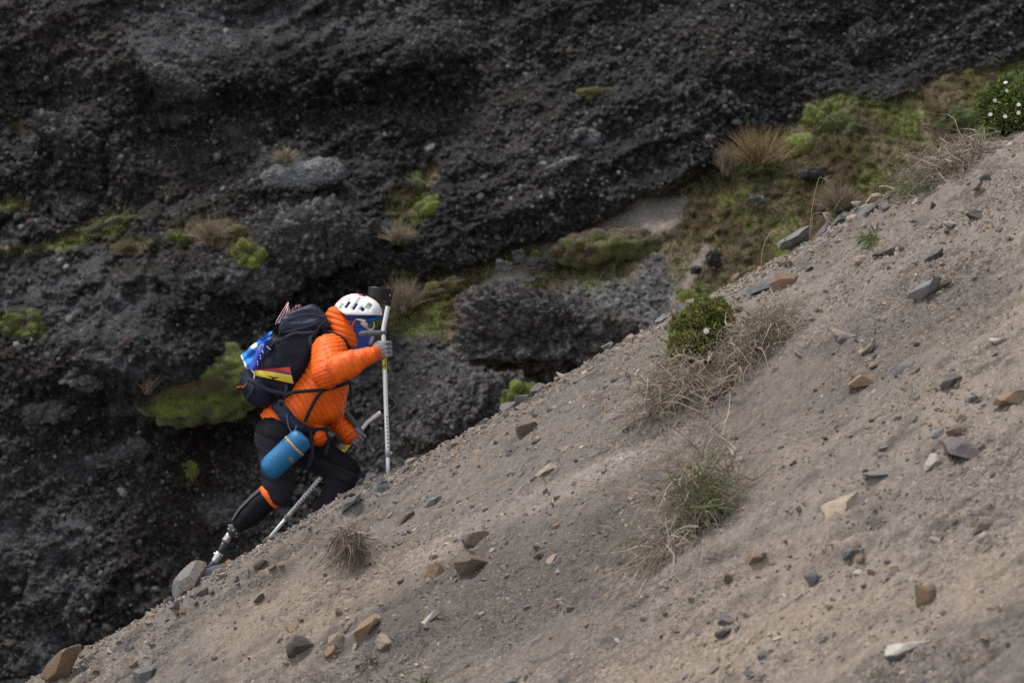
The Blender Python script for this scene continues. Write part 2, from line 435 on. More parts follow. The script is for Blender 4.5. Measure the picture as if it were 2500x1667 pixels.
gcol = lerp(grey, sand, m1); gcol = lerp(gcol, tan, m2 * .45); gcol = lerp(gcol, dark, m3 * .68); gcol = lerp(gcol, tan * 1.25, m4 * .35)
pxg, pyg = to_px(GX, GY, GZ)
def zone(pts, ws, amt, c, soft=.5):
    global gcol
    d = band(pxg, pyg, pts, ws) + .45 * fbm(P3 * np.array([2.2, 3, 1]) + len(pts) * 9 + pts[0][0], 3, 57); gcol = lerp(gcol, np.array(c), (amt * sstep(1 + soft, 1 - soft, d))[..., None])
zone([(1010, 1370), (1200, 1270), (1450, 1160), (1750, 1010)], [26, 30, 22, 12], .55, (.30, .255, .225))       # washed pale rill
zone([(950, 1540), (1300, 1400), (1650, 1250)], [90, 130, 110], .75, (.104, .091, .083))                          # darker grey band of ground
zone([(560, 1560), (900, 1420), (1080, 1330)], [70, 60, 40], .40, (.275, .21, .152))
zone([(1500, 1420), (1900, 1260), (2200, 1130)], [30, 40, 30], .45, (.255, .21, .175))
zone([(1500, 1640), (2000, 1560), (2400, 1420)], [60, 90, 80], .40, (.275, .215, .160))
zone([(1950, 930), (2150, 870), (2500, 740)], [30, 34, 30], .35, (.30, .238, .17))
zone([(1750, 1060), (2050, 900), (2400, 700)], [70, 80, 80], .55, (.112, .097, .088))
gcol = gcol * (1 + 0.28 * (vid - .5) * (grit > 0.08))[..., None] * (1 + .18 * vnoise(P3 * 70, 53))[..., None]
galpha = np.clip(.25 + .9 * sstep(-.35, .35, fbm(P3 * np.array([1.5, 2.5, 1]) + 31, 4, 63)) , 0, 1)[..., None]
gcol = np.concatenate([gcol, galpha], -1)
soil_mat = mat("dry_soil", attr=True, rough=0.95, spec=0.15, bump=[(160, .5, .006)], noise=[(45, "dark", .35), (110, "dark", .45)], vor=[(34, .55, .018), (85, .7, .010)], vcol=(75, .72, 1.28), amask=True)
slope_obj = add("scree_slope", new_mesh("scree_slope", np.stack([GX, GY, GZ], -1).reshape(-1, 3), grid_faces(len(gx), len(gy)), gcol.reshape(-1, 4)), soil_mat,
    label="bare grey brown scree slope rising to the upper right", kind="structure")
_ix = lambda x, a: np.clip(np.searchsorted(a, x) - 1, 0, len(a) - 2)
def slope_z(x, y):
    """height of the finished slope mesh"""
    i, j = _ix(x, gx), _ix(y, gy); u = (x - gx[i]) / (gx[i + 1] - gx[i]); v = (y - gy[j]) / (gy[j + 1] - gy[j])
    return (GZ[i, j] * (1 - u) * (1 - v) + GZ[i + 1, j] * u * (1 - v) + GZ[i, j + 1] * (1 - u) * v + GZ[i + 1, j + 1] * u * v)

def slope_hit(px, py):
    """the point of the finished slope seen at a pixel"""
    y = np.linspace(-13, 0.05, 1800); k = (y + 20) / 20; x = (px - 1250) / PPM * k; zr = (833.5 - py) / PPM * k
    d = slope_z(x, y) - zr; i = np.where((d[:-1] <= 0) & (d[1:] > 0))[0]; j = i[0] + 1 if len(i) else len(y) - 1
    return np.array([x[j], y[j], zr[j]])

# ------------------------------------------------------------------ dark volcanic hillside behind
def y_base(z): return 12.0 + 0.55 * z
def base_pt(px, py):
    Xr, Zr = (px - 1250) / PPM, (833.5 - py) / PPM
    y = (12.0 + .55 * Zr) / (1 - .0275 * Zr); k = (20 + y) / 20
    return np.stack([Xr * k, y + 0 * Xr, Zr * k], -1)
EDGE = [(-2000, 1200), (300, 880), (700, 775), (900, 722), (1050, 660), (1180, 612), (1300, 572), (1450, 508), (1650, 434), (1758, 396), (1860, 346), (1957, 290), (1990, 246), (2076, 234),
        (2156, 254), (2228, 230), (2300, 188), (2427, 142), (2500, 116), (3000, -80), (4500, -800)]
_ep = np.array([base_pt(np.float64(a), np.float64(b)) for a, b in EDGE])
def bump2(PX, PY, cx, cy, rx, ry, ang=0, pw=2.0):
    a = math.radians(ang); dx, dy = PX - cx, PY - cy; u = (dx * math.cos(a) - dy * math.sin(a)) / rx; v = (dx * math.sin(a) + dy * math.cos(a)) / ry
    return np.exp(-(u * u + v * v) ** (pw / 2))
def hill(x, z, micro=True):
    """depth of the hillside and its paint, over x and height"""
    y0 = y_base(z); PX, PY = to_px(x, y0, z)
    p = np.stack([x, 0 * x, z], -1)
    e = np.interp(x, _ep[:, 0], _ep[:, 2]) + 0.10 * vnoise(p * np.array([1.5, 1, 0.0]), 61) + 0.05 * vnoise(p * np.array([4.5, 1, 0.0]), 62)
    t = e - z                                                    # >0 under the cliff edge
    tw = sstep(760, 1080, PX)
    terr = sstep(-0.03, 0.16, t) * tw
    lift = 1 - .75 * sstep(1500, 1900, PX); y = y0 - 0.12 * tw * lift * np.exp(-np.clip(-t, 0, 9) / 0.55) * (t < 0.05) + terr * np.maximum(0.16 * lift - 0.85 * t, -1.6)
    # knobs, ledges and hollows
    y = y - 0.51 * bump2(PX, PY, 470, 720, 330, 150, 15) - 0.37 * bump2(PX, PY, 760, 600, 150, 90, 20) - 0.31 * bump2(PX, PY, 210, 900, 230, 90, 10)
    y = y - 0.34 * bump2(PX, PY, 440, 900, 190, 80, 12) + 0.61 * bump2(PX, PY, 520, 1180, 130, 200, -8) + 0.31 * bump2(PX, PY, 640, 1060, 120, 60, 0)
    y = y + 0.37 * bump2(PX, PY, 1090, 250, 90, 110, -20) - 0.24 * bump2(PX, PY, 980, 150, 120, 60, 10) + 0.34 * bump2(PX, PY, 2080, 110, 110, 130, 30)
    y = y - 0.37 * bump2(PX, PY, 420, 170, 130, 70, -35) + 0.34 * bump2(PX, PY, 640, 30, 150, 90, 0) + 0.24 * bump2(PX, PY, 60, 250, 120, 80, 20) - 0.27 * bump2(PX, PY, 470, 250, 200, 50, 25)
    y = y + 0.31 * bump2(PX, PY, 430, 300, 150, 50, 12) - 0.34 * bump2(PX, PY, 1700, 250, 520, 200, 24) - 0.24 * bump2(PX, PY, 730, 430, 130, 40, 10)
    y = y + 0.27 * bump2(PX, PY, 1030, 440, 50, 70, -20) - 0.27 * bump2(PX, PY, 1230, 480, 260, 110, 20) + 0.27 * bump2(PX, PY, 700, 760, 200, 80, 10)
    cl = 1 - terr
    pr = np.stack([p[..., 0] * .90 + p[..., 2] * .44, p[..., 1], -p[..., 0] * .44 + p[..., 2] * .90], -1)         # along the dip of the beds
    rough = fbm(p * 1.1, 4, 71)
    y = y + (0.24 * cl + .08) * rough + (0.10 * cl + .05) * (1 - 2 * np.abs(fbm(pr * np.array([1.1, 1, 2.4]) + 4, 4, 75))) * -0.7 + .03 * cl * (1 - 2 * np.abs(fbm(pr * np.array([4, 1, 7]) + 4, 3, 76))) * -0.8
    if not micro: return y
    # strata ledges running up to the right
    st = (z - 0.52 * x) * 2.2 + 1.2 * fbm(p * .8, 2, 79); ledge = np.abs((st % 1) - .5) * 2
    y = y + 0.02 * cl * ledge * sstep(-.2, .3, fbm(p * .7 + 30, 2, 81))
    # broken crags: blocks set forward and back with open joints
    crag = cl * sstep(1150, 750, PX + 260 * vnoise(p * .7 + 5, 131)) * sstep(-.35, .25, fbm(p * .8 + 77, 3, 133))
    k1, k2, kid = worley2(pr[..., 0] * 1.5 + .9 * vnoise(p * 1.6, 135), pr[..., 2] * 2.3 + .9 * vnoise(p * 1.6 + 30, 136), 137)
    j1, j2, jid = worley2(pr[..., 0] * 4.2 + .7 * vnoise(p * 4, 139), pr[..., 2] * 5.5 + .7 * vnoise(p * 4 + 30, 140), 141)
    y = y + crag * (.15 * (kid - .5) * sstep(0, .22, k2 - k1) + .07 * (jid - .5) * sstep(0, .25, j2 - j1) + .05 * sstep(.20, 0, k2 - k1) + .02 * sstep(.2, 0, j2 - j1))
    # pebbles of the conglomerate
    sc = 1.0
    a1, a2, aid = worley2(x * 8.5 + .8 * vnoise(p * 5, 83), z * 9.5 + .8 * vnoise(p * 5 + 20, 84), 85)
    b1, b2, bid = worley2(x * 26 + .5 * vnoise(p * 12, 86), z * 29 + .5 * vnoise(p * 12 + 9, 87), 88)
    c1, c2, cid = worley2(x * 44, z * 50, 91)
    slick = .8 * sstep(.16, .38, fbm(p * np.array([1.0, 1, 1.7]) + 13, 4, 93)) * cl * (1 - .8 * sstep(900, 1500, PX))        # smooth weathered lava
    for (cx, cy, rx, ry, an) in [(735, 432, 115, 38, 12), (1425, 338, 38, 24, 0), (1385, 395, 45, 14, 25), (560, 690, 90, 40, 0), (330, 990, 70, 26, 8), (520, 1240, 60, 30, 10), (140, 1420, 60, 20, 5)]:
        slick = np.maximum(slick, sstep(.35, .6, bump2(PX, PY, cx, cy, rx, ry, an) + .25 * vnoise(p * 6, 95)))
    path = sstep(1.55, .45, band(PX, PY, [(1665, 495), (1620, 512), (1550, 540), (1440, 572), (1340, 622), (1230, 682), (1130, 742)], [18, 50, 54, 36, 26, 18, 10]) + .75 * fbm(p * 3.2 + 3, 4, 97))
    path = np.maximum(path, .8 * sstep(1.5, .5, band(PX, PY, [(1715, 610), (1680, 670), (1650, 730)], [10, 18, 20]) + .75 * fbm(p * 3.2 + 30, 4, 98)))
    path = path * terr
    veg = terr * sstep(-.05, .30, (PX - 1560) / 400 + (620 - PY) / 500 + .42 * fbm(p * 1.8 + 60, 4, 99))
    veg = np.maximum(veg, terr * sstep(.0, .5, .8 - np.abs(t - .35) * 2.2 + .7 * fbm(p * 2.2 + 70, 3, 101)) * sstep(900, 980, PX))
    for (cx, cy, rx, ry, an) in [(230, 565, 175, 26, 18), (540, 575, 120, 40, -8), (610, 615, 45, 40, -30), (40, 610, 90, 16, 0), (60, 790, 85, 34, 0), (1000, 520, 60, 70, -35), (990, 735, 80, 70, 20),
                                 (330, 600, 60, 22, 10), (1050, 430, 30, 36, 0), (30, 500, 50, 20, 0), (60, 300, 60, 20, 10), (940, 780, 130, 30, 28)]:
        veg = np.maximum(veg, sstep(.35, .65, bump2(PX, PY, cx, cy, rx, ry, an) + .35 * fbm(p * 4 + cx, 3, 103)))
    veg = veg * (1 - path)
    grav = terr * (1 - path) * (1 - veg)
    peb = (1 - path) * (1 - .85 * veg) * (1 - .40 * slick)
    knobby = sstep(-.3, .4, fbm(p * 1.3 + 90, 3, 105))
    dome = lambda w, r: np.sqrt(np.clip(1 - (w / r) ** 2, 0, 1))
    y = y - peb * ((0.015 + .04 * knobby) * dome(a1, .7) * (0.25 + 1.0 * aid) + 0.048 * dome(b1, .62) * (.15 + bid) + 0.020 * dome(c1, .6) * (.2 + cid))
    y = y - (0.045 * fbm(p * 5, 4, 107) + 0.018 * fbm(p * 17, 3, 109)) * (1 - .6 * path) - slick * 0.05 * (1 - 2 * np.abs(fbm(p * np.array([4, 1, 8]), 3, 111)))
    mlump = worley2(x * 11, z * 12, 113)
    y = y - veg * (0.12 * (.6 - mlump[0]) + 0.03 * fbm(p * 14, 3, 115))
    # colours of the stone itself
    r = lambda *c: np.array(c)
    base = lerp(r(.015, .0135, .014), r(.066, .060, .060), (bid ** 1.5)[..., None])
    base = base * (1 + .5 * (aid - .5))[..., None] * (1.08 + .75 * fbm(p * np.array([.55, 1, .8]) + 140, 4, 119))[..., None]
    base = lerp(base, r(.045, .031, .021), (.75 * bump2(PX, PY, 500, 1200, 150, 200, 0))[..., None]); base = lerp(base, r(.040, .029, .021), (.45 * sstep(.1, .5, fbm(p * 1.1 + 200, 4, 121)))[..., None])
    pale = (cid > .93) * (c1 < .42) + (bid > .955) * (b1 < .42)
    base = lerp(base, r(.17, .165, .165), (np.clip(pale, 0, 1) * (.35 + .65 * aid) * sstep(-.3, .3, fbm(p * 2 + 11, 2, 125)))[..., None])
    base = lerp(base, r(.105, .104, .112) * (1 + .5 * fbm(p * 12, 3, 123))[..., None], (slick * (.55 + .45 * vnoise(p * 8, 127)))[..., None])
    base = lerp(base, lerp(r(.060, .057, .057), r(.165, .157, .154), bid[..., None]), (grav * .8 * sstep(950, 1250, PX))[..., None])
    sandc = lerp(r(.225, .19, .163), r(.165, .138, .118), sstep(-.4, .5, fbm(p * 3, 4, 129))[..., None])
    base = lerp(base, sandc, path[..., None])
    gm = fbm(p * 2.6 + 300, 4, 131); gd = fbm(p * 3.4 + 400, 4, 133)
    vcol = 1.2 * lerp(r(.060, .047, .026), r(.150, .118, .070), sstep(-.25, .45, gd)[..., None])
    vcol = lerp(vcol, r(.088, .100, .022), sstep(-.10, .28, gm)[..., None]); vcol = lerp(vcol, r(.048, .028, .014), sstep(.15, .4, fbm(p * 3.1 + 500, 3, 135))[..., None] * .8)
    vcol = vcol * (.75 + .5 * mlump[2])[..., None]
    base = lerp(base, vcol, veg[..., None])
    return y, np.clip(base * (1 - .26 * cl * (1 - veg))[..., None], .004, 1), veg, path, terr
hx = axis(-5.05, 5.05, 0.0152, -60, 60); hz = axis(-3.3, 3.4, 0.0150, -5.5, 30)
HX, HZ = np.meshgrid(hx, hz, indexing='ij')
HY, hcol, hveg, hpath, hterr = hill(HX, HZ)
rock_mat = mat("dark_volcanic_rock", attr=True, rough=0.88, spec=0.2, bump=[(60, .5, .012)], noise=[(55, "dark", .5)], vor=[(30, .8, .03), (62, .8, .014)], vcol=(48, .55, 1.5), amask=True)
hF = grid_faces(len(hx), len(hz))[:, ::-1]
_px, _py = to_px(HX, HY, HZ)                                     # the foot of the hill deep behind the crest is left out
_hid = (_py > 833.5 - PPM * ridge((_px - 1250) / PPM) + 420) & (np.abs(_px - 1250) < 1900)
hF = hF[~_hid.reshape(-1)[hF].all(1)]
add("rocky_hillside", new_mesh("rocky_hillside", np.stack([HX, HY, HZ], -1).reshape(-1, 3), hF, np.concatenate([hcol, 1 - .55 * hpath[..., None]], -1).reshape(-1, 4)), rock_mat,
    label="steep dark volcanic hillside of pebbly rock with a mossy terrace", kind="structure")
def hill_pt(px, py):
    """the point of the hillside seen at a pixel"""
    Xr, Zr = (px - 1250) / PPM, (833.5 - py) / PPM
    y = np.linspace(7, 24, 1200); k = (20 + y) / 20; x, z = Xr * k, Zr * k
    i = np.clip(np.searchsorted(hx, x), 0, len(hx) - 1); j = np.clip(np.searchsorted(hz, z), 0, len(hz) - 1)
    d = y - HY[i, j]; m = np.where(d >= 0)[0]; q = m[0] if len(m) else len(y) - 1
    return np.array([x[q], y[q], z[q]])

# ================================================================== STONES
STONE = {
 'grey':   mat("grey_stone", (.150, .145, .145), .85, noise=[(16, (.185, .152, .128), .55), (14, (.085, .080, .078), .7), (60, (.22, .205, .19), .5)], bump=[(45, .5, .01), (160, .4, .004)]),
 'slate':  mat("slate_stone", (.112, .111, .113), .85, noise=[(16, (.185, .152, .128), .55), (12, (.17, .158, .15), .7), (70, (.06, .06, .065), .5)], bump=[(50, .45, .008), (150, .4, .004)]),
 'brown':  mat("brown_stone", (.120, .092, .074), .9, noise=[(16, (.185, .152, .128), .55), (10, (.065, .050, .042), .8), (50, (.19, .14, .10), .5)], bump=[(40, .5, .01), (140, .4, .004)]),
 'rust':   mat("rusty_stone", (.145, .088, .056), .9, noise=[(16, (.150, .122, .102), .7), (9, (.10, .075, .06), .9), (45, (.23, .14, .085), .6)], bump=[(40, .5, .01), (150, .4, .004)]),
 'orange': mat("orange_stone", (.265, .170, .100), .9, noise=[(16, (.185, .152, .128), .75), (10, (.25, .20, .158), .95), (40, (.15, .095, .06), .6)], bump=[(40, .5, .01), (150, .4, .004)]),
 'tan':    mat("tan_stone", (.300, .235, .170), .9, noise=[(16, (.185, .152, .128), .55), (12, (.20, .16, .125), .8), (60, (.38, .30, .23), .5)], bump=[(45, .5, .01), (150, .4, .004)]),
 'pale':   mat("pale_stone", (.36, .32, .275), .85, noise=[(16, (.185, .152, .128), .55), (12, (.34, .30, .26), .7)], bump=[(45, .4, .008), (150, .3, .004)]),
 'white':  mat("whitish_stone", (.46, .43, .37), .85, noise=[(16, (.185, .152, .128), .55), (10, (.46, .42, .35), .6)], bump=[(45, .4, .008)]),
 'purple': mat("purple_grey_stone", (.150, .125, .130), .85, noise=[(16, (.185, .152, .128), .55), (12, (.20, .165, .15), .7), (50, (.08, .065, .07), .5)], bump=[(45, .5, .01), (150, .4, .004)]),
 'dark':   mat("dark_stone", (.060, .056, .055), .9, noise=[(16, (.185, .152, .128), .55), (12, (.11, .10, .095), .6)], bump=[(45, .5, .01), (150, .4, .004)]),
 'two':    mat("grey_and_rust_stone", (.165, .165, .17), .85, noise=[(16, (.185, .152, .128), .55), (4.5, (.27, .185, .12), .8), (50, (.09, .085, .08), .5)], bump=[(45, .5, .01), (150, .4, .004)]),
}
def rock_shape(seed, lvl=4, planes=20, flat=1.0, rough=.03):
    v, f = ICO[lvl]; v = v.copy(); rng = np.random.default_rng(seed)
    v = v * (1 + .22 * fbm(v * .9 + seed * 3.7, 2, seed))[:, None]
    for _ in range(planes):
        n = unit(rng.normal(size=3)); d = rng.uniform(.30, .62); s = v @ n
        v = v - n[None] * np.clip(s - d, 0, None)[:, None] * .97
    v = v + v * (rough * fbm(v * 3.1 + seed, 3, seed + 3))[:, None]
    lo, hi = v.min(0), v.max(0); v = (v - (lo + hi) / 2) / ((hi - lo) / 2)
    return v, f
def stone_geo(px, py, w, h, ang, seed, y, lvl=4, deep=0.9):
    v, f = rock_shape(seed, lvl); k = (20 + y) / 20 / PPM
    a, c = w / 2 * k, h / 2 * k; b = (a + c) / 2 * deep
    v = v * np.array([a, b, c]); al = math.radians(ang); R = np.array([[math.cos(al), 0, -math.sin(al)], [0, 1, 0], [math.sin(al), 0, math.cos(al)]])
    return v @ R.T, f, b
def sharpen(o, deg=24):
    try: o.data.set_sharp_from_angle(angle=math.radians(deg))
    except Exception: pass
_seed = [100]
def stone(px, py, w, h, ang, kind, label, name="stone", cat="stone", group=None, lvl=4, sink=.3):
    _seed[0] += 1
    hit = slope_hit(px, py + .28 * h); v, f, b = stone_geo(px, py, w * 1.03, h * 1.03, ang, _seed[0], hit[1], lvl)
    c = at(px, py + .03 * h, hit[1] + sink * b * .5)
    o = solo(name, v + c, f, STONE[kind], label, cat, group); sharpen(o)
    return o
G_R, G_S = "stones along the crest of the slope", "stones lying on the slope"
SL = [  # px, py, w, h, angle, kind, label, group
 (158, 1620, 122, 66, 38, 'rust', "big rust brown angular rock on the crest at the bottom of the slope", G_R),
 (221, 1608, 40, 22, 22, 'dark', "small flat dark green stone beside the big rust brown rock", G_R),
 (196, 1617, 18, 18, 0, 'orange', "little orange chip wedged between rust brown rock and flat dark stone", G_R),
 (354, 1650, 62, 46, 15, 'slate', "rounded blue grey stone below the crest near the bottom edge", G_S),
 (462, 1416, 116, 62, 44, 'two', "smooth grey rock with a rusty face wedged against the prosthetic foot", G_R),
 (452, 1438, 36, 28, 20, 'brown', "brown stone tucked under the rock at the prosthetic foot", G_S),
 (492, 1450, 40, 26, 20, 'dark', "dark grey stone just downhill of the rock under the foot", G_S),
 (541, 1404, 26, 13, 20, 'pale', "small pale chip lying on sand near the prosthetic foot", G_S),
 (424, 1477, 26, 14, 15, 'grey', "small grey stone on the crest below the foot rock", G_S),
 (858, 1228, 66, 28, 33, 'slate', "flat blue grey slate slab below the bent knee", G_S),
 (928, 1196, 52, 32, 35, 'slate', "blue grey slate slab just below the upright crutch tip", G_S),
 (905, 1165, 38, 30, 25, 'grey', "grey rock on the crest beside the upright crutch tip", G_R),
 (993, 1146, 22, 15, 40, 'dark', "small dark stone on sand below the crest past the crutch", G_S),
 (1110, 1086, 28, 18, 15, 'orange', "little pale orange stone on the crest beyond the upright crutch", G_S),
 (991, 1262, 48, 22, 28, 'brown', "dark brown stone with a tan edge below the slate slabs", G_S),
 (1060, 1222, 56, 22, 22, 'grey', "flat grey stone on bare sand between brown stone and long slab", G_S),
 (1333, 1147, 60, 20, 32, 'tan', "long buff slab lying along the slope above the straw stalks", G_S),
 (1285, 1046, 62, 42, 28, 'brown', "grey brown blocky stone below the dark boulder", G_S),
 (1162, 1314, 70, 36, 16, 'brown', "dark brown overhanging slab above the angular block", G_S),
 (1142, 1384, 82, 66, -22, 'brown', "angular brown block standing out of the sand with a shaded face", G_S),
 (1062, 1394, 54, 40, 8, 'orange', "orange and cream stone beside the angular brown block", G_S),
 (1054, 1503, 62, 20, 36, 'pale', "pale lilac sliver of stone lying alone on grey sand", G_S),
 (1357, 1284, 24, 14, 10, 'orange', "tiny orange stone below the straw stalks", G_S),
 (1202, 1342, 18, 13, 10, 'pale', "tiny pinkish stone next to the dark brown slab", G_S),
 (1152, 1347, 17, 15, 10, 'orange', "tiny orange stone above the angular brown block", G_S),
 (1060, 1358, 20, 12, 20, 'slate', "tiny blue grey stone above the orange and cream stone", G_S),
 (851, 1523, 26, 20, 10, 'orange', "small orange stone uppermost in the orange cluster", G_S),
 (823, 1562, 40, 40, 40, 'tan', "tan crumbly stone in the middle of the orange cluster", G_S),
 (893, 1528, 82, 36, 55, 'orange', "long orange crumbling outcrop in the orange cluster", G_S),
 (940, 1566, 44, 48, 30, 'tan', "tan block with a shaded foot beside the orange cluster", G_S),
 (806, 1590, 32, 34, 10, 'orange', "rusty orange lump lowest in the orange cluster", G_S),
 (731, 1572, 70, 58, 22, 'dark', "dark grey rounded rock below the orange stone near bottom edge", G_S),
 (712, 1532, 34, 30, 20, 'orange', "yellow orange stone just above the dark grey rounded rock", G_S),
 (2385, 522, 56, 22, 12, 'dark', "flat dark grey slab on bare sand below the flowering cushion", G_S),
 (2182, 610, 58, 38, 8, 'purple', "squarish purple grey block below the grass on the crest", G_S),
 (2142, 620, 30, 14, 5, 'dark', "small dark chip leaning on the purple grey block", G_S),
 (2100, 636, 42, 26, 5, 'tan', "tan stone with a shaded side next to purple grey block", G_S),
 (2278, 624, 62, 28, 28, 'slate', "flat grey stone half buried above the pointed slab", G_S),
 (2298, 650, 22, 12, 20, 'rust', "little rusty chip between two flat grey stones", G_S),
 (2262, 708, 98, 42, 24, 'grey', "pointed pale grey slab casting shade on the open slope", G_S),
 (2305, 690, 40, 18, 40, 'brown', "brown chip behind the pointed pale grey slab", G_S),
 (1918, 686, 78, 46, 24, 'rust', "rust brown block with dark top above the dry grass", G_S),
 (1862, 700, 80, 34, 32, 'slate', "bluish slab leaning on the rust brown block", G_S),
 (2064, 820, 48, 26, 25, 'purple', "purplish stone with dark end in the middle of the slope", G_S),
 (2117, 854, 50, 24, 28, 'tan', "tan and grey flake below the purplish stone", G_S),
 (2108, 932, 82, 34, 8, 'orange', "bright orange stone lying in a buff streak", G_S),
 (2202, 898, 58, 30, 22, 'slate', "bluish stone half sunk uphill of the bright orange stone", G_S),
 (2324, 932, 58, 44, 40, 'slate', "rounded blue grey stone with shaded side near frame edge", G_S),
 (2470, 975, 92, 44, 6, 'orange', "large orange and grey rock cut by the frame edge", G_S),
 (2436, 832, 42, 18, -5, 'pale', "cream flake lying above the large orange and grey rock", G_S),
 (2378, 974, 30, 22, 10, 'slate', "small slate pebble beside the large orange and grey rock", G_S),
 (1944, 588, 92, 46, 34, 'grey', "big rounded grey rock on the crest with a grass stalk", G_R),
 (2006, 560, 58, 22, 30, 'purple', "flat purple stone next to the big grey crest rock", G_R),
 (2048, 538, 66, 24, 34, 'slate', "tilted slate slab on the crest between purple and tan stones", G_R),
 (2117, 517, 62, 26, 26, 'grey', "grey slab on the crest just below the green grass", G_R),
 (2080, 534, 26, 22, 10, 'tan', "tan cube of stone in front of the grey crest slab", G_R),
 (2135, 484, 48, 24, 22, 'tan', "buff stone on the very top of the crest slabs", G_R),
 (2091, 497, 24, 14, 15, 'pale', "small pale chip on top of the crest slabs", G_R),
 (1796, 677, 30, 20, 10, 'rust', "rusty stone alone on the crest above the rust brown block", G_R),
 (1661, 752, 32, 22, 20, 'slate', "blue grey stone on the crest above the green cushion", G_R),
 (1692, 736, 38, 22, 25, 'tan', "buff stone on the crest touching the blue grey one", G_R),
 (1616, 778, 38, 20, 25, 'grey', "grey stone on the crest beside the dark boulder", G_R),
 (1534, 828, 38, 20, 28, 'orange', "orange stone on the crest against the dark boulder", G_R),
 (1484, 846, 30, 16, 28, 'grey', "small grey stone on the crest in front of the boulder", G_R),
 (1314, 951, 46, 32, 25, 'purple', "purple grey stone on the crest by the green patch", G_R),
 (1363, 926, 20, 17, 10, 'orange', "small orange cube on the crest next to purple grey stone", G_R),
 (1350, 938, 28, 15, 20, 'slate', "small slate stone between orange cube and purple grey stone", G_R),
 (1275, 974, 36, 28, 20, 'slate', "slate lump on the crest below the purple grey stone", G_R),
 (1237, 993, 54, 26, 28, 'grey', "grey slab on the crest below the slate lump", G_R),
 (2358, 1098, 118, 56, -14, 'purple', "large flat grey slab with a dark edge on the near slope", G_S),
 (2276, 1130, 50, 42, 40, 'pale', "pinkish white stone leaning on the large flat grey slab", G_S),
 (2288, 1055, 34, 26, 5, 'grey', "greenish grey stone above the large flat grey slab", G_S),
 (2345, 1019, 30, 22, 20, 'orange', "small orange stone uphill of the large flat grey slab", G_S),
 (2335, 1050, 56, 28, 10, 'brown', "soil coloured lump touching the greenish grey stone", G_S),
 (2214, 1578, 112, 34, 14, 'white', "long whitish slab near the bottom of the slope", G_S),
 (2182, 1604, 50, 26, 0, 'dark', "dark stone under the end of the long whitish slab", G_S),
 (2250, 1452, 66, 66, -42, 'orange', "wedge of ochre stone with a grey cap and dark shade", G_S),
 (2273, 1440, 32, 36, 30, 'slate', "grey cap stone resting on the ochre wedge", G_S),
 (1776, 1512, 46, 34, -10, 'slate', "dark slate knob standing up at the near slope", G_S),
 (1768, 1546, 44, 28, 25, 'dark', "dark foot stone below the slate knob", G_S),
 (1866, 1600, 34, 26, 10, 'slate', "blue grey pebble downhill of the slate knob", G_S),
 (1831, 1643, 28, 20, 0, 'slate', "lowest blue grey pebble close to the bottom edge", G_S),
 (1904, 1556, 44, 14, -2, 'pale', "thin pale flake between slate knob and whitish slab", G_S),
 (2011, 1561, 28, 18, 15, 'slate', "small blue pebble between pale flake and whitish slab", G_S),
 (1845, 1362, 50, 26, 22, 'rust', "brown stone sunk in sand below the big grass tuft", G_S),
 (2072, 1352, 34, 34, 25, 'slate', "blue half of a split stone on the near slope", G_S),
 (2098, 1362, 28, 24, 10, 'orange', "orange half of a split stone on the near slope", G_S),
 (2096, 1396, 26, 15, 10, 'pale', "pale chip just below the split stone", G_S),
 (2024, 1354, 14, 14, 0, 'orange', "tiny yellow pebble uphill of the split stone", G_S),
 (2182, 1393, 34, 36, 35, 'tan', "tan stone standing between split stone and ochre wedge", G_S),
 (2283, 1320, 32, 20, -8, 'pale', "cream stone at the end of a soil crack", G_S),
 (2396, 1287, 56, 38, 20, 'brown', "grey brown stone with dark underside near frame edge", G_S),
 (2402, 1311, 30, 24, 20, 'pale', "pink pebble under the grey brown stone", G_S),
 (2140, 1158, 76, 22, 12, 'grey', "long low grey stone beside the big grass tuft", G_S),
 (2060, 1232, 104, 46, 24, 'tan', "rounded soil coloured hump of stone on the near slope", G_S),
 (1982, 1414, 38, 46, 10, 'slate', "mottled grey stone half buried above the slate knob", G_S),
 (1545, 1210, 34, 18, 20, 'tan', "buff stone under the dry straw stalks", G_S),
 (1250, 1660, 40, 18, 15, 'grey', "grey stone at the bottom edge of the sand", G_S),
 (1690, 1228, 22, 14, 20, 'pale', "pale pebble at the foot of the big grass tuft", G_S),
 (1640, 985, 44, 34, 30, 'pale', "cream stone among dry grass under the green cushion", G_S),
 (1755, 950, 78, 50, 32, 'brown', "grey brown rock half hidden in dry straw below the green cushion", G_S),
]
for a in SL: stone(*a[:7], group=a[7])
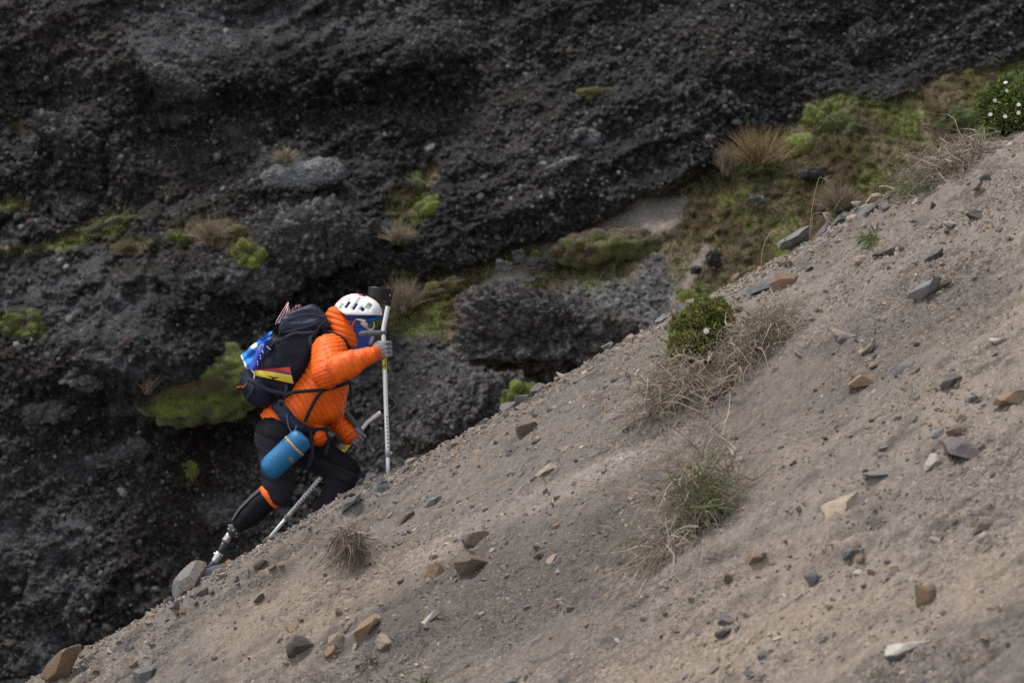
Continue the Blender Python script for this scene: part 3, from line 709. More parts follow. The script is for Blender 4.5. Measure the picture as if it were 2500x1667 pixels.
# further loose stones of the same kind, one object each
rng = np.random.default_rng(5)
_vars = [rock_shape(900 + i, 3, 16) for i in range(10)]; _kinds = ['grey', 'grey', 'slate', 'brown', 'tan', 'tan', 'purple', 'brown', 'orange', 'pale', 'dark']
_meshes = {}
cnt = 0
while cnt < 270:
    near = rng.random() < .35
    px = rng.uniform(60, 2480)
    rpy = 833.5 - PPM * ridge((px - 1250) / PPM)
    py = rpy + (rng.exponential(45) - 4 if near else rng.uniform(10, 1000))
    if py > 1660 or py < 0: continue
    s = float(np.clip(rng.lognormal(2.75, .38), 10, 34)); kd = _kinds[rng.integers(len(_kinds))]; vi = int(rng.integers(len(_vars)))
    hit = slope_hit(px, py); key = (vi, kd)
    if key not in _meshes:
        me = new_mesh("loose_stone", *_vars[vi]); me.materials.append(STONE[kd])
        try: me.set_sharp_from_angle(angle=math.radians(35))
        except Exception: pass
        _meshes[key] = me
    o = add("loose_stone", _meshes[key], None, None, "small loose %s stone lying on the sandy scree slope" % {"slate": "slate grey", "purple": "purplish", "pale": "cream"}.get(kd, kd), "stone", "loose stones strewn over the slope")
    k = (20 + hit[1]) / 20 / PPM * s / 2
    o.scale = (k * rng.uniform(.9, 1.5), k * rng.uniform(.7, 1.1), k * rng.uniform(.5, .8)); o.rotation_euler = (rng.uniform(-.3, .3), -math.radians(28) + rng.uniform(-.3, .3), rng.uniform(0, 6.28))
    o.location = (hit[0], hit[1], float(slope_z(hit[0], hit[1])) + .12 * k)
    cnt += 1
# gravel: nobody could count it
def scatter(pts, sizes, cols, seed, flat=(.9, .7, .5), lvl=1):
    v, f = ICO[lvl]; r = np.random.default_rng(seed); n = len(pts)
    q = unit(r.normal(size=(n, 4))); w, x, y, z = q.T
    R = np.stack([1 - 2 * (y * y + z * z), 2 * (x * y - z * w), 2 * (x * z + y * w), 2 * (x * y + z * w), 1 - 2 * (x * x + z * z), 2 * (y * z - x * w), 2 * (x * z - y * w), 2 * (y * z + x * w), 1 - 2 * (x * x + y * y)], -1).reshape(n, 3, 3)
    S = sizes[:, None] * np.array(flat) * r.uniform(.7, 1.3, (n, 3))
    L = v[None] * (1 + r.uniform(-.28, .28, (n, len(v), 1))) * S[:, None]
    V = np.einsum('nij,nkj->nki', R, L) + pts[:, None]
    F = (f[None] + (np.arange(n) * len(v))[:, None, None]).reshape(-1, 3)
    return V.reshape(-1, 3), F, np.repeat(cols, len(v), 0)
PAL = np.array([[.15, .135, .12], [.20, .17, .14], [.26, .21, .16], [.11, .105, .105], [.33, .27, .21], [.30, .18, .10], [.17, .15, .15], [.08, .075, .075], [.42, .38, .33]])
PW = np.array([.28, .34, .17, .05, .05, .025, .07, .01, .01]); PW = PW / PW.sum()
n0 = 62000
X = rng.uniform(-3.1, 3.3, n0); Y = -7.2 * rng.random(n0) ** 1.25 + .25
X[:9000] = rng.uniform(-3.0, 3.1, 9000); Y[:9000] = rng.exponential(.22, 9000) * -1 + .12
pxs, pys = to_px(X, Y, slope_macro(X, Y)); clump = fbm(np.stack([X * 2.2, Y * 3.5, 0 * X], -1), 3, 201)
ok = (pxs > -60) & (pxs < 2560) & (pys < 1720) & (rng.random(n0) < .12 + .55 * sstep(-.3, .35, clump) ** 1.5 + .4 * (np.arange(n0) < 9000))
X, Y = X[ok], Y[ok]; sz = np.clip(rng.lognormal(-4.95, .5, len(X)), .0035, .024)
sz[Y > -.25] *= 1.25
sx, sy_, ss = [], [], []                                         # rubble gathered round the bigger stones
for a in SL:
    h_ = slope_hit(a[0], a[1] + .5 * a[3]); w_ = a[2] / PPM * (20 + h_[1]) / 20; m_ = int(8 + a[2] * .35)
    sx += list(h_[0] + rng.normal(0, .50, m_) * w_); sy_ += list(h_[1] + rng.normal(-.02, .10 + .35 * w_, m_)); ss += list(np.clip(rng.lognormal(-4.7, .5, m_), .004, .02))
X, Y, sz = np.append(X, sx), np.append(Y, sy_), np.append(sz, ss)
Zg = slope_z(X, Y)
V, F, C = scatter(np.stack([X, Y, Zg - .12 * sz], -1), sz, PAL[rng.choice(len(PAL), len(X), p=PW)] * rng.uniform(.8, 1.2, (len(X), 1)), 3, flat=(1.1, .8, .5))
chip_mat = mat("gravel_chips", attr=True, rough=.9, spec=.2, bump=[(150, .4, .004)])
add("gravel", new_mesh("gravel", V, F, C, smooth=False), chip_mat, label="fine gravel and stone chips covering the scree slope", kind="stuff")
# angular pebbles standing out of the dark hillside
n0 = 30000
px_, py_ = rng.uniform(-150, 2650, n0), rng.uniform(-120, 1720, n0)
bp = base_pt(px_, py_); i, j = np.searchsorted(hx, bp[:, 0]), np.searchsorted(hz, bp[:, 2])
cl = fbm(bp * 1.6, 3, 207); ok = (rng.random(n0) < .15 + .85 * sstep(-.2, .3, cl)) & (hveg[i, j] < .3) & (hpath[i, j] < .3)
i, j = i[ok], j[ok]; sz = np.clip(rng.lognormal(-4.25, .45, len(i)), .006, .055)
pc = np.array([[.03, .028, .028], [.045, .04, .04], [.065, .06, .06], [.10, .098, .10], [.05, .036, .028], [.19, .185, .18]])
cc = pc[rng.choice(6, len(i), p=[.27, .28, .22, .11, .09, .03])] * rng.uniform(.8, 1.2, (len(i), 1)) * (1 + .5 * hterr[i, j])[:, None]
V, F, C = scatter(np.stack([hx[i], HY[i, j] - .2 * sz, hz[j]], -1), sz, cc, 4, flat=(1, .9, .8))
add("rubble", new_mesh("rubble", V, F, C, smooth=False), mat("rubble_chips", attr=True, rough=.8, spec=.3, bump=[(150, .4, .004)]), label="dark angular pebbles crusting the volcanic hillside", kind="stuff")

# ================================================================== ROCKS OF THE HILLSIDE
bmat = mat("boulder_conglomerate", attr=True, rough=.88, spec=.2, bump=[(60, .5, .012)], noise=[(55, "dark", .5)], vor=[(34, .8, .025), (70, .7, .012)], vcol=(50, .55, 1.5))
def big_rock(name, px, py, w, h, ang, label, cat, y=None, pw=3.2, deep=.75, seed=1, lvl=7,  pale=0., peb=1.0, back=0.0, top=1.0, brown=.5, light=1.0, jag=0):
    v, f = ICO[5 if w < 140 else lvl]; p = np.abs(v) ** pw; v = v / (p.sum(1) ** (1 / pw))[:, None]
    if jag:
        rg = np.random.default_rng(seed)
        for _ in range(jag):
            nn = unit(rg.normal(size=3) * np.array([1, 1, .9])); dd = rg.uniform(.55, .95); v = v - nn[None] * np.clip(v @ nn - dd, 0, None)[:, None]
    s = at(px, py, 0); yy = hill_pt(px, py + .3 * h)[1] + back if y is None else y
    k = (20 + yy) / 20 / PPM; a, c = w / 2 * k, h / 2 * k; b = deep * (a + c) / 2
    v = v * np.array([a, b, c]); v[:, 2] *= 1 - (1 - top) * sstep(0, 1, v[:, 0] / a) * (v[:, 2] > 0)
    N = unit(v / np.array([a, b, c]) ** 1.0)
    q = v + seed * 7.7
    d = .20 * c * fbm(q * 2.2, 3, seed) - (.12 + .16 * (jag > 0)) * c * np.abs(fbm(q * 3.3 + 5, 4, seed + 9)) * 1.5
    f1, f2, i1 = worley3(q * 13, seed + 20); g1, g2, i2 = worley3(q * 30, seed + 30)
    dm = lambda x, r: np.sqrt(np.clip(1 - (x / r) ** 2, 0, 1))
    d = d + peb * (.045 * dm(f1, .75) * (.2 + i1) + .028 * dm(g1, .7) * (.2 + i2)) + .02 * fbm(q * 9, 3, seed + 5) - .04
    v = v + N * d[:, None]
    al = math.radians(ang); R = np.array([[math.cos(al), 0, -math.sin(al)], [0, 1, 0], [math.sin(al), 0, math.cos(al)]]); v = v @ R.T
    c0 = lerp(np.array([.018, .016, .015]), np.array([.074, .068, .064]), (i2 ** 1.3)[:, None]) * (.7 + .6 * i1)[:, None]
    c0 = lerp(c0, np.array([.075, .050, .038]), (brown * sstep(.0, .4, fbm(q * 1.6 + 3, 3, seed + 7)))[:, None])
    c0 = lerp(c0 * light, np.array([.20, .195, .19]), ((i2 > .93) * .8)[:, None])
    c0 = lerp(c0, np.array([.235, .236, .248]) * (1 + .45 * fbm(q * 8, 3, 77))[:, None], pale)
    return solo(name, v + at(px, py, yy), f, bmat, label, cat, col=np.clip(c0 * .74, .005, 1))
big_rock("boulder", 1345, 818, 470, 300, 3, "huge dark conglomerate boulder standing behind the crest of the slope", "boulder", seed=3, pw=3.8, top=.72, back=-.25, deep=.6, light=1.9, brown=.55, jag=10, peb=.85)
big_rock("boulder", 1100, 1010, 300, 170, 18, "low dark rubble boulder between the upright crutch and the huge boulder", "boulder", seed=11, pw=2.4, brown=.6, back=-.3, light=2.1, jag=10, peb=.8)
big_rock("rock", 738, 432, 236, 92, 8, "pale grey weathered rock jutting from the dark hillside", "rock", seed=5, lvl=6, pw=2.6, pale=.85, peb=.35, deep=.6)
big_rock("rock", 1428, 338, 92, 62, -10, "pale grey rock patch in the middle of the dark cliff", "rock", seed=6, lvl=6, pw=2.4, pale=.75, peb=.4, deep=.5)
big_rock("rock", 1378, 398, 110, 34, 24, "narrow pale rock rib just below the pale patch on the cliff", "rock", seed=7, lvl=6, pw=2.4, pale=.75, peb=.4, deep=.6)
big_rock("rock", 770, 590, 250, 190, 12, "dark rounded rock knob above the helmet and pack", "rock", seed=8, lvl=6, pw=2.4, pale=.12, brown=.2, deep=.7)
big_rock("rock", 590, 690, 330, 130, 5, "broad grey rock hump above the moss mound", "rock", seed=9, lvl=6, pw=2.3, pale=.25, brown=.2, deep=.7, back=.1)
for k, (a, b, w, h, an, pl, br, lab) in enumerate([(905, 600, 150, 130, 30, .1, .3, "craggy dark outcrop between the rock knob and the cliff moss"), (235, 905, 210, 90, 12, .35, .1, "grey broken outcrop beside the large moss mound"), (120, 1010, 200, 80, 15, .35, .1, "low grey crag near the frame edge below the broken outcrop"),
        (545, 1265, 130, 70, 15, .3, .3, "small grey crag in the hollow behind the prosthetic leg"), (985, 130, 190, 80, 12, .12, .3, "dark blocky crag at the top of the cliff above the green moss"), (150, 320, 210, 90, -18, .15, .2, "dark sloping crag high on the cliff near the frame edge"),
        (300, 1120, 200, 90, 10, .2, .2, "dark crag below the large moss mound"), (160, 1420, 120, 60, 10, .45, .1, "pale speckled rock low on the hillside above the crest"), (720, 760, 150, 90, 20, .05, .4, "dark crag right behind the backpack lid"), (2120, 110, 200, 120, 25, .03, .2, "dark crag at the top of the cliff above the bright green hump")]):
    big_rock("rock", a, b, w, h, an, lab, "rock", seed=41 + 3 * k, lvl=6, pw=2.6, pale=pl, peb=.8, brown=br, deep=.6, jag=14, light=1.1, back=.04)
big_rock("rock", 1232, 650, 62, 46, -8, "pinkish angular rock beside the sand path", "rock", seed=12, lvl=6, pw=5, pale=.5, peb=.1, brown=.9, back=-.15)
big_rock("rock", 1266, 626, 46, 50, 15, "grey angular rock behind the pinkish rock by the path", "rock", seed=13, lvl=6, pw=5, pale=.4, peb=.1, back=-.1)
big_rock("rock", 1300, 682, 74, 28, 12, "low slate rock lying on the sand path", "rock", seed=14, lvl=6, pw=3, pale=.5, peb=.1, back=-.1)
big_rock("rock", 1312, 642, 70, 30, 15, "flat dark rock half sunk above the path", "rock", seed=15, lvl=6, pw=3, pale=.2, peb=.2, back=-.1)
big_rock("rock", 1985, 424, 84, 48, 8, "black rock lying in the mossy terrace below the green hump", "rock", seed=16, lvl=6, pw=3, pale=.15, peb=.4, back=-.1)
big_rock("rock", 1846, 490, 56, 42, 20, "bluish black rock in the brown moss of the terrace", "rock", seed=17, lvl=6, pw=3, pale=.4, peb=.3, back=-.1)
big_rock("rock", 1742, 632, 48, 52, 10, "round black rock on the narrow sand patch", "rock", seed=18, lvl=6, pw=2.5, pale=.1, peb=.4, back=-.1)
big_rock("rock", 1700, 660, 44, 36, 10, "small black rock by the narrow sand patch", "rock", seed=19, lvl=6, pw=2.5, pale=.1, peb=.4, back=-.1)
big_rock("rock", 985, 1095, 62, 56, 60, "wedge of dark rock with a tan face leaning behind the upright crutch", "rock", seed=21, lvl=6, pw=4, pale=.1, peb=.2, brown=1.0, back=-.4)
big_rock("rock", 420, 190, 190, 70, -30, "craggy dark rib of rock high on the cliff above the pack", "rock", seed=22, lvl=6, pw=2.5, pale=.3, peb=.6, brown=.1)
big_rock("rock", 470, 275, 220, 60, 22, "long grey ledge rock below the craggy rib", "rock", seed=23, lvl=6, pw=2.5, pale=.35, peb=.6, brown=.1, back=.05)

# ================================================================== PLANTS
leaf_mat = mat("plant_leaf", attr=True, rough=.65, spec=.3, translucent=.25)
straw_mat = mat("dry_straw", attr=True, rough=.8, spec=.2, translucent=.2)
moss_mat = mat("moss", attr=True, rough=1.0, spec=.1, sheen=.3, bump=[(120, .8, .012)], noise=[(70, "dark", .6)])
petal_mat = mat("white_petal", (.78, .76, .76), .6, translucent=.3); eye_mat = mat("flower_eye", (.5, .36, .05), .8)
def blades(base, dirs, L, w, sag, cols, n=6, curl=.0, seed=0):
    """curved grass blades; base, dirs (m,3); L, w (m,); sag: bend vector per blade (m,3)"""
    m = len(base); s = np.linspace(0, 1, n); r = np.random.default_rng(seed)
    P = base[:, None] + dirs[:, None] * (L[:, None] * s)[..., None] + sag[:, None] * ((L[:, None]) * s ** 2)[..., None]
    if curl:
        ph = r.uniform(0, 6.28, (m, 1)); fr = r.uniform(1.5, 5, (m, 1)); A = unit(r.normal(size=(m, 3))); B = unit(r.normal(size=(m, 3)))
        P = P + curl * (L[:, None] * s)[..., None] * (A[:, None] * np.sin(ph + fr * s)[..., None] + B[:, None] * np.cos(ph + fr * 1.3 * s)[..., None])
    W = unit(np.cross(dirs, np.array([0, 1, 0]) + .6 * r.normal(size=(m, 3)))); ww = (w[:, None] * (1 - .9 * s ** 1.6))[..., None] / 2
    V = np.stack([P - W[:, None] * ww, P + W[:, None] * ww], 2).reshape(-1, 3)
    i = (np.arange(m) * n * 2)[:, None] + (np.arange(n - 1) * 2)[None]
    F = np.stack([i, i + 1, i + 3, i + 2], -1).reshape(-1, 4)
    return V, F, np.repeat(cols, n * 2, 0)
def pick(pal, n, r, j=.18):
    pal = np.array(pal); return pal[r.integers(len(pal), size=n)] * r.uniform(1 - j, 1 + j, (n, 1))
DRY = [[.29, .235, .17], [.35, .295, .225], [.22, .185, .145], [.27, .24, .20], [.16, .13, .10], [.42, .35, .26]]
GREEN = [[.07, .11, .025], [.09, .13, .035], [.05, .085, .02], [.12, .14, .05]]
def tangle(n, px, py, rx, ry, y, r, length, curl, pal, wid=.0058, up=(0, 0, 1), spread=1.0, sagv=.6, seed=0, ang=0.0):
    """a clump of n blades rooted over an ellipse of the slope around a pixel"""
    u = r.normal(size=(n, 2)) * .5; a = math.radians(ang)
    qx = px + u[:, 0] * rx * math.cos(a) + u[:, 1] * ry * math.sin(a); qy = py - u[:, 0] * rx * math.sin(a) + u[:, 1] * ry * math.cos(a)
    k = (20 + y) / 20; B = np.stack([(qx - 1250) / PPM * k, y + .10 * r.normal(size=n), (833.5 - qy) / PPM * k], -1)
    D = unit(np.array(up) + spread * r.normal(size=(n, 3)) * np.array([1, .8, .6])); L = length * r.uniform(.45, 1.25, n)
    S = np.stack([.35 * r.normal(size=n), .3 * r.normal(size=n), -sagv * r.uniform(.3, 1.4, n)], -1)
    return blades(B, D, L, wid * r.choice([.5, .7, 1., 1.5], n), S, pick(pal, n, r), curl=curl, seed=seed)
def leaf_cushion(px, py, w, h, y, n, r, pal, size, deep=.7, bulge=1.0, seed=0, lower=-.5):
    """leaves standing on a lumpy dome"""
    k = (20 + y) / 20 / PPM; a, c = w / 2 * k, h / 2 * k; b = deep * (a + c) / 2
    d = unit(r.normal(size=(n, 3))); d = d[(d[:, 2] > lower)]; n = len(d)
    lum = 1 + .34 * fbm(d * 2.6 + seed, 3, seed + 1); P = at(px, py, y) + d * np.array([a, b, c]) * (lum * r.uniform(.88, 1.04, n))[:, None]
    D = unit(d + .75 * r.normal(size=(n, 3)) + np.array([0, 0, .35])); T = unit(np.cross(D, r.normal(size=(n, 3)))); s = (size * r.uniform(.6, 1.35, n))[:, None]
    V = np.stack([P, P + D * s * .5 + T * s * .22, P + D * s + np.cross(D, T) * s * .15, P + D * s * .5 - T * s * .22], 1).reshape(-1, 3)
    F = np.arange(n * 4).reshape(-1, 4); cc = pick(pal, n, r) * (.85 + .5 * sstep(-.5, .5, fbm(d * 3 + 9, 2, seed)))[:, None]
    core = ICO[4][0]; lm = 1 + .34 * fbm(core * 2.6 + seed, 3, seed + 1); cv = at(px, py, y) + core * np.array([a, b, c]) * (.9 * lm)[:, None]
    return (V, F, np.repeat(cc, 4, 0)), (cv, ICO[4][1])
def flower(px, py, y, rad, r):
    c = at(px, py, y); pet = []
    nrm = unit(np.array([r.normal() * .4, -1, .5 + r.normal() * .3])); T = unit(np.cross(nrm, [0, 0, 1])); B = np.cross(nrm, T)
    for i in range(8):
        a = i * math.pi / 4 + r.uniform(-.1, .1); e = T * math.cos(a) + B * math.sin(a); g = np.cross(nrm, e)
        pet.append((np.array([c, c + e * rad * .55 + g * rad * .25 + nrm * rad * .12, c + e * rad + nrm * rad * .05, c + e * rad * .55 - g * rad * .25 + nrm * rad * .12]), np.array([[0, 1, 2, 3]])))
    v, f, _ = join(pet); ev, ef = ICO[1]
    return v, f, ev * rad * .22 + c + nrm * rad * .12, ef
def put_flower(T, *a):
    v, f, ev, ef = flower(*a); o = T.part("flower", v, f, petal_mat); T.part("flower_eye", ev, ef, eye_mat, parent=o)
core_mat = mat("cushion_core", (.03, .035, .012), 1.0)
# green cushion with dry grass round it
r = np.random.default_rng(31)
h1 = slope_hit(1700, 900); yc = h1[1] - .02
T = Thing("cushion_plant", at(1705, 905, yc), "leafy green cushion plant with one white flower on the sand slope", "plant")
LC = [[.13, .17, .035], [.17, .21, .05], [.095, .13, .03], [.20, .21, .07], [.14, .18, .035], [.17, .09, .045], [.16, .12, .04]]
lobes = [leaf_cushion(*a, r, LC, .024, seed=2 + k, lower=-.8) for k, a in enumerate([(1722, 800, 110, 130, yc + .02, 3200), (1690, 858, 104, 96, yc - .04, 2400), (1752, 772, 70, 76, yc + .06, 1300), (1668, 812, 60, 80, yc + .02, 1000)])]
v_, f_, c_ = join([l[0] for l in lobes]); T.part("leaves", v_, f_, leaf_mat, c_, smooth=False, kind="stuff")
for l in lobes: T.part("cushion", l[1][0], l[1][1], core_mat)
put_flower(T, 1724, 808, yc - .13, .018, r)
def grass_thing(name, label, cat, clumps, base, group=None, leafm=None):
    T = Thing(name, base, label, cat, group)
    for pn, lst in clumps.items():
        V, F, C = join(lst); T.part(pn, V, F, leafm or straw_mat, C, smooth=True, kind="stuff")
    return T
GG = "dry grass clumps on the slope"
grass_thing("grass_clump", "matted grey dry grass behind and uphill of the leafy cushion plant", "grass",
    {"dry_blades": [tangle(1100, 1868, 805, 90, 48, slope_hit(1868, 825)[1], r, .15, .35, DRY, up=(.1, -.2, .5), spread=.9, ang=28, seed=1), tangle(500, 1800, 880, 70, 70, slope_hit(1800, 890)[1], r, .16, .35, DRY, up=(.1, -.2, -.1), spread=.8, seed=2)]}, at(1868, 850, slope_hit(1868, 830)[1]), GG)
grass_thing("grass_clump", "drooping straw grass hanging below the leafy cushion plant", "grass",
    {"dry_blades": [tangle(1000, 1650, 945, 95, 75, slope_hit(1650, 960)[1], r, .17, .35, DRY, up=(-.2, -.3, .1), spread=.8, ang=20, seed=3),
                    tangle(70, 1735, 960, 60, 50, slope_hit(1735, 980)[1], r, .32, .3, DRY, up=(.2, -.2, .3), spread=.9, wid=.006, seed=4)]}, at(1650, 1000, slope_hit(1650, 980)[1]), GG)
y3 = slope_hit(1700, 1290)[1]
grass_thing("grass_clump", "big grass tuft with green heart and long straw stalks on the near slope", "grass",
    {"dry_blades": [tangle(620, 1700, 1240, 80, 105, y3, r, .23, .34, DRY, up=(-.1, -.15, .5), spread=.8, sagv=.75, seed=5), tangle(170, 1735, 1130, 90, 80, y3 + .1, r, .30, .22, DRY + [[.30, .22, .20]], up=(.1, 0, .7), spread=.7, sagv=.4, wid=.005, seed=6),
                    tangle(380, 1625, 1345, 85, 70, y3 - .2, r, .22, .34, DRY, up=(-.5, -.2, -.4), spread=.7, seed=7)],
     "green_blades": [tangle(420, 1715, 1225, 60, 85, y3 - .05, r, .18, .2, [[.13, .15, .06], [.17, .17, .09], [.10, .13, .045], [.20, .19, .12]], up=(0, -.2, .8), spread=.6, sagv=.4, seed=8)],
     "stalks": [blades(np.array([at(1600 + i * 13, 1225 + 9 * i, y3)for i in range(7)]), unit(np.array([[-1, -.1, .55 - .09 * i] for i in range(7)])), np.array([.62, .5, .66, .42, .3, .55, .35]), np.full(7, .007), np.array([[0, 0, -.25 + .06 * i] for i in range(7)]), pick([[.42, .30, .17], [.34, .26, .18]], 7, r), n=9, curl=.06, seed=9)]}, at(1690, 1330, y3), GG)
y5 = slope_hit(858, 1390)[1]
grass_thing("grass_clump", "small brown withered grass tuft on the sand below the crutches", "grass",
    {"dry_blades": [tangle(480, 858, 1312, 26, 20, y5 + .05, r, .135, .34, [[.13, .105, .082], [.18, .145, .115], [.09, .072, .057], [.22, .18, .14]], up=(-.08, -.35, -.30), spread=.42, sagv=.7, wid=.0055, seed=10), tangle(60, 855, 1300, 30, 16, y5 + .05, r, .14, .3, DRY, up=(-.3, -.2, .7), spread=.7, sagv=.3, wid=.004, seed=19)]}, at(862, 1380, y5), GG)
grass_thing("grass_clump", "tangled dry grass on the crest below the flowering cushion", "grass",
    {"dry_blades": [tangle(2200, 2318, 428, 105, 46, -.10, r, .19, .35, DRY + [[.30, .28, .25]], up=(0, -.2, .5), spread=.9, ang=33, seed=11)],
     "stalks": [blades(np.array([at(2290, 390, 0), at(2330, 380, 0), at(2370, 350, 0), at(2390, 350, 0), at(2350, 370, 0), at(2260, 430, 0)]), unit(np.array([[-.3, 0, 1], [.2, 0, 1], [.5, 0, 1], [.6, 0, 1.2], [-.1, 0, 1], [-.6, 0, 1.]])), np.array([.25, .3, .5, .46, .3, .2]), np.full(6, .005), np.array([[-.1, 0, -.1], [.5, 0, -.5], [.5, 0, -.3], [.7, 0, -.4], [.4, 0, -.5], [-.3, 0, -.4]]), pick(DRY, 6, r), n=9, curl=.03, seed=12)]}, at(2310, 450, 0), GG)
grass_thing("grass_clump", "fresh green grass clump growing over the crest slabs", "grass",
    {"green_blades": [tangle(700, 2232, 482, 36, 42, -.05, r, .12, .25, GREEN + [[.20, .20, .13]], up=(-.2, -.3, .4), spread=.9, seed=13)], "dry_blades": [tangle(250, 2225, 520, 40, 40, -.08, r, .16, .3, DRY, up=(-.3, -.3, -.2), spread=.6, seed=14)]}, at(2232, 520, 0), "green grass clumps on the slope")
put = Thing("flower_petal", at(2199, 520, -.12), "single white flower hanging under the green crest grass", "flower"); v, f, ev, ef = flower(2198, 521, -.14, .02, r); put.part("petals", v, f, petal_mat); put.part("flower_eye", ev, ef, eye_mat)
put.o.name = "white_flower"
ym = slope_hit(2125, 595)[1]
grass_thing("grass_clump", "little green sprig of grass above the tan and purple blocks", "grass", {"green_blades": [tangle(170, 2128, 590, 20, 24, ym, r, .075, .2, GREEN + [[.13, .16, .04]], up=(-.1, -.2, .6), spread=.9, seed=15)]}, at(2128, 600, ym), "green grass clumps on the slope")
ym = slope_hit(1042, 1664)[1]
grass_thing("grass_clump", "tiny green sprout at the bottom edge of the picture", "grass", {"green_blades": [tangle(90, 1042, 1668, 22, 8, ym, r, .05, .2, GREEN, up=(0, -.1, 1), spread=.7, seed=16)]}, at(1042, 1668, ym), "green grass clumps on the slope")
T = Thing("cushion_plant", at(2480, 330, .02), "dense green cushion with small white flowers at the top of the crest", "plant")
lv, cv = leaf_cushion(2492, 268, 190, 156, .05, 6000, r, [[.10, .14, .03], [.13, .17, .045], [.075, .11, .025], [.16, .18, .06]], .030, seed=4, lower=-.7)
T.part("leaves", lv[0], lv[1], leaf_mat, lv[2], smooth=False, kind="stuff"); T.part("cushion", cv[0], cv[1], core_mat)
for fx, fy in [(2458, 222), (2455, 202), (2429, 246), (2418, 280), (2454, 285), (2487, 256), (2487, 276)]: put_flower(T, fx, fy, -.17, .0135, r)
# single stalks with seed heads
def seed_stalk(pts, y, label):
    P = spline([at(a, b, y) for a, b in pts], 14); T = Thing("grass_stalk", P[0], label, "grass stalk", "single seed stalks on the crest")
    V, F = tube(P, np.linspace(.0022, .0012, 14), 5); T.part("stem", V, F, mat("straw_stem", (.34, .26, .17), .8))
    n = 22; b = P[-1] + (P[-1] - P[-2]) * 0 + np.zeros((n, 3)); d = unit(np.array([.8, 0, -.25]) + .35 * r.normal(size=(n, 3)))
    T.part("seed_head", *[x for x in blades(b, d, r.uniform(.03, .1, n), np.full(n, .003), np.tile([0, 0, -.3], (n, 1)), pick(DRY, n, r), n=4, seed=3)][:2], straw_mat, pick(DRY, 1, r), kind="stuff")
seed_stalk([(1977, 590), (1980, 530), (1990, 470), (2000, 435), (2010, 436)], -.02, "tall seed stalk rising from the big grey crest rock")
seed_stalk([(1982, 560), (1984, 530), (1992, 520), (2008, 520)], -.03, "short bent stalk beside the tall seed stalk")
seed_stalk([(1858, 652), (1862, 610), (1876, 575), (1890, 565), (1900, 570)], -.02, "drooping seed stalk on the crest above the rust brown block")
seed_stalk([(2286, 382), (2270, 345), (2252, 315), (2256, 312)], -.02, "upright dead stalk in the tangled crest grass")
seed_stalk([(1628, 870), (1630, 800), (1640, 745), (1650, 735)], -.6, "thin stalk in front of the leafy cushion plant")
seed_stalk([(1895, 740), (1904, 690), (1915, 668)], -.5, "thin stalk crossing the rust brown block")

# moss and tufts of the hillside
def moss_mound(px, py, w, h, label, pal, seed, ang=0, back=0.0, deep=.42, n=2200, cat="moss", leaf=.014, lump=.5, group="moss cushions on the hillside"):
    n = int(n * 1.4); r = np.random.default_rng(seed); p0 = hill_pt(px, py); y = p0[1] + back + .12 * (w + h) / 2 / PPM
    k = (20 + y) / 20 / PPM; a, c = w / 2 * k, h / 2 * k; b = deep * (a + c) / 2
    v, f = ICO[5]; al = math.radians(ang); R = np.array([[math.cos(al), 0, -math.sin(al)], [0, 1, 0], [math.sin(al), 0, math.cos(al)]])
    def sh(v):
        q = v * np.array([a, b, c]); f1, _, i1 = worley3(q * 9 + seed, seed); s = 1 + lump * fbm(v * 1.8 + seed, 4, seed + 2)
        return (q * s[:, None] + unit(v) * (.075 * np.sqrt(np.clip(1 - (f1 / .75) ** 2, 0, 1)) - .04)[:, None]) @ R.T, i1
    q, i1 = sh(v); pal = np.array(pal); m = fbm(v * 2.2 + seed * 2, 4, seed + 5); t = np.clip((m + .45) / .9, 0, .999) * (len(pal) - 1); i0 = t.astype(int); cc = lerp(pal[i0], pal[np.minimum(i0 + 1, len(pal) - 1)], (t - i0)[:, None]) * (.75 + .5 * i1)[:, None]
    T = Thing("moss_mound", at(px, py + h / 2, y), label, cat, group); T.part("moss_body", q + at(px, py, y), f, moss_mat, cc)
    d = unit(r.normal(size=(n, 3))); d = d[d[:, 1] < .4]; q, i1 = sh(d); n = len(d); q = q + at(px, py, y)
    D = unit(d @ R.T + .6 * r.normal(size=(n, 3)) + np.array([0, 0, .3])); Tn = unit(np.cross(D, r.normal(size=(n, 3)))); s = (leaf * r.uniform(.5, 1.3, n))[:, None]
    V = np.stack([q, q + D * s * .5 + Tn * s * .25, q + D * s, q + D * s * .5 - Tn * s * .25], 1).reshape(-1, 3)
    m = fbm(d * 2.2 + seed * 2, 4, seed + 5); ci = np.clip(((m + .45) / .9 * len(pal)).astype(int), 0, len(pal) - 1)
    T.part("moss_tips", V, np.arange(n * 4).reshape(-1, 4), leaf_mat, np.repeat(pal[ci] * r.uniform(.7, 1.4, (n, 1)), 4, 0), smooth=False, kind="stuff")
MG = [[.050, .042, .018], [.040, .052, .012], [.055, .080, .013], [.092, .118, .020], [.060, .062, .020]]
MB = [[.070, .045, .022], [.090, .060, .028], [.075, .075, .020], [.095, .100, .022], [.075, .052, .027]]
MY = [[.100, .090, .026], [.125, .150, .024], [.165, .190, .034], [.110, .125, .024]]
moss_mound(496, 942, 350, 182, "large green moss mound behind the backpack with a dark hollow under it", [[.068, .056, .022], [.058, .072, .015], [.082, .108, .017], [.130, .155, .025], [.085, .080, .026]], 41, ang=8, deep=.5, n=9000, lump=.16, back=-.05, leaf=.013)
moss_mound(1012, 475, 120, 90, "upper dark green moss cushion on the cliff above the helmet", MG, 42, ang=-30, n=1800, lump=.3)
moss_mound(1052, 525, 110, 76, "lower green moss cushion on the cliff above the helmet", MY, 43, ang=35, n=1800, lump=.3)
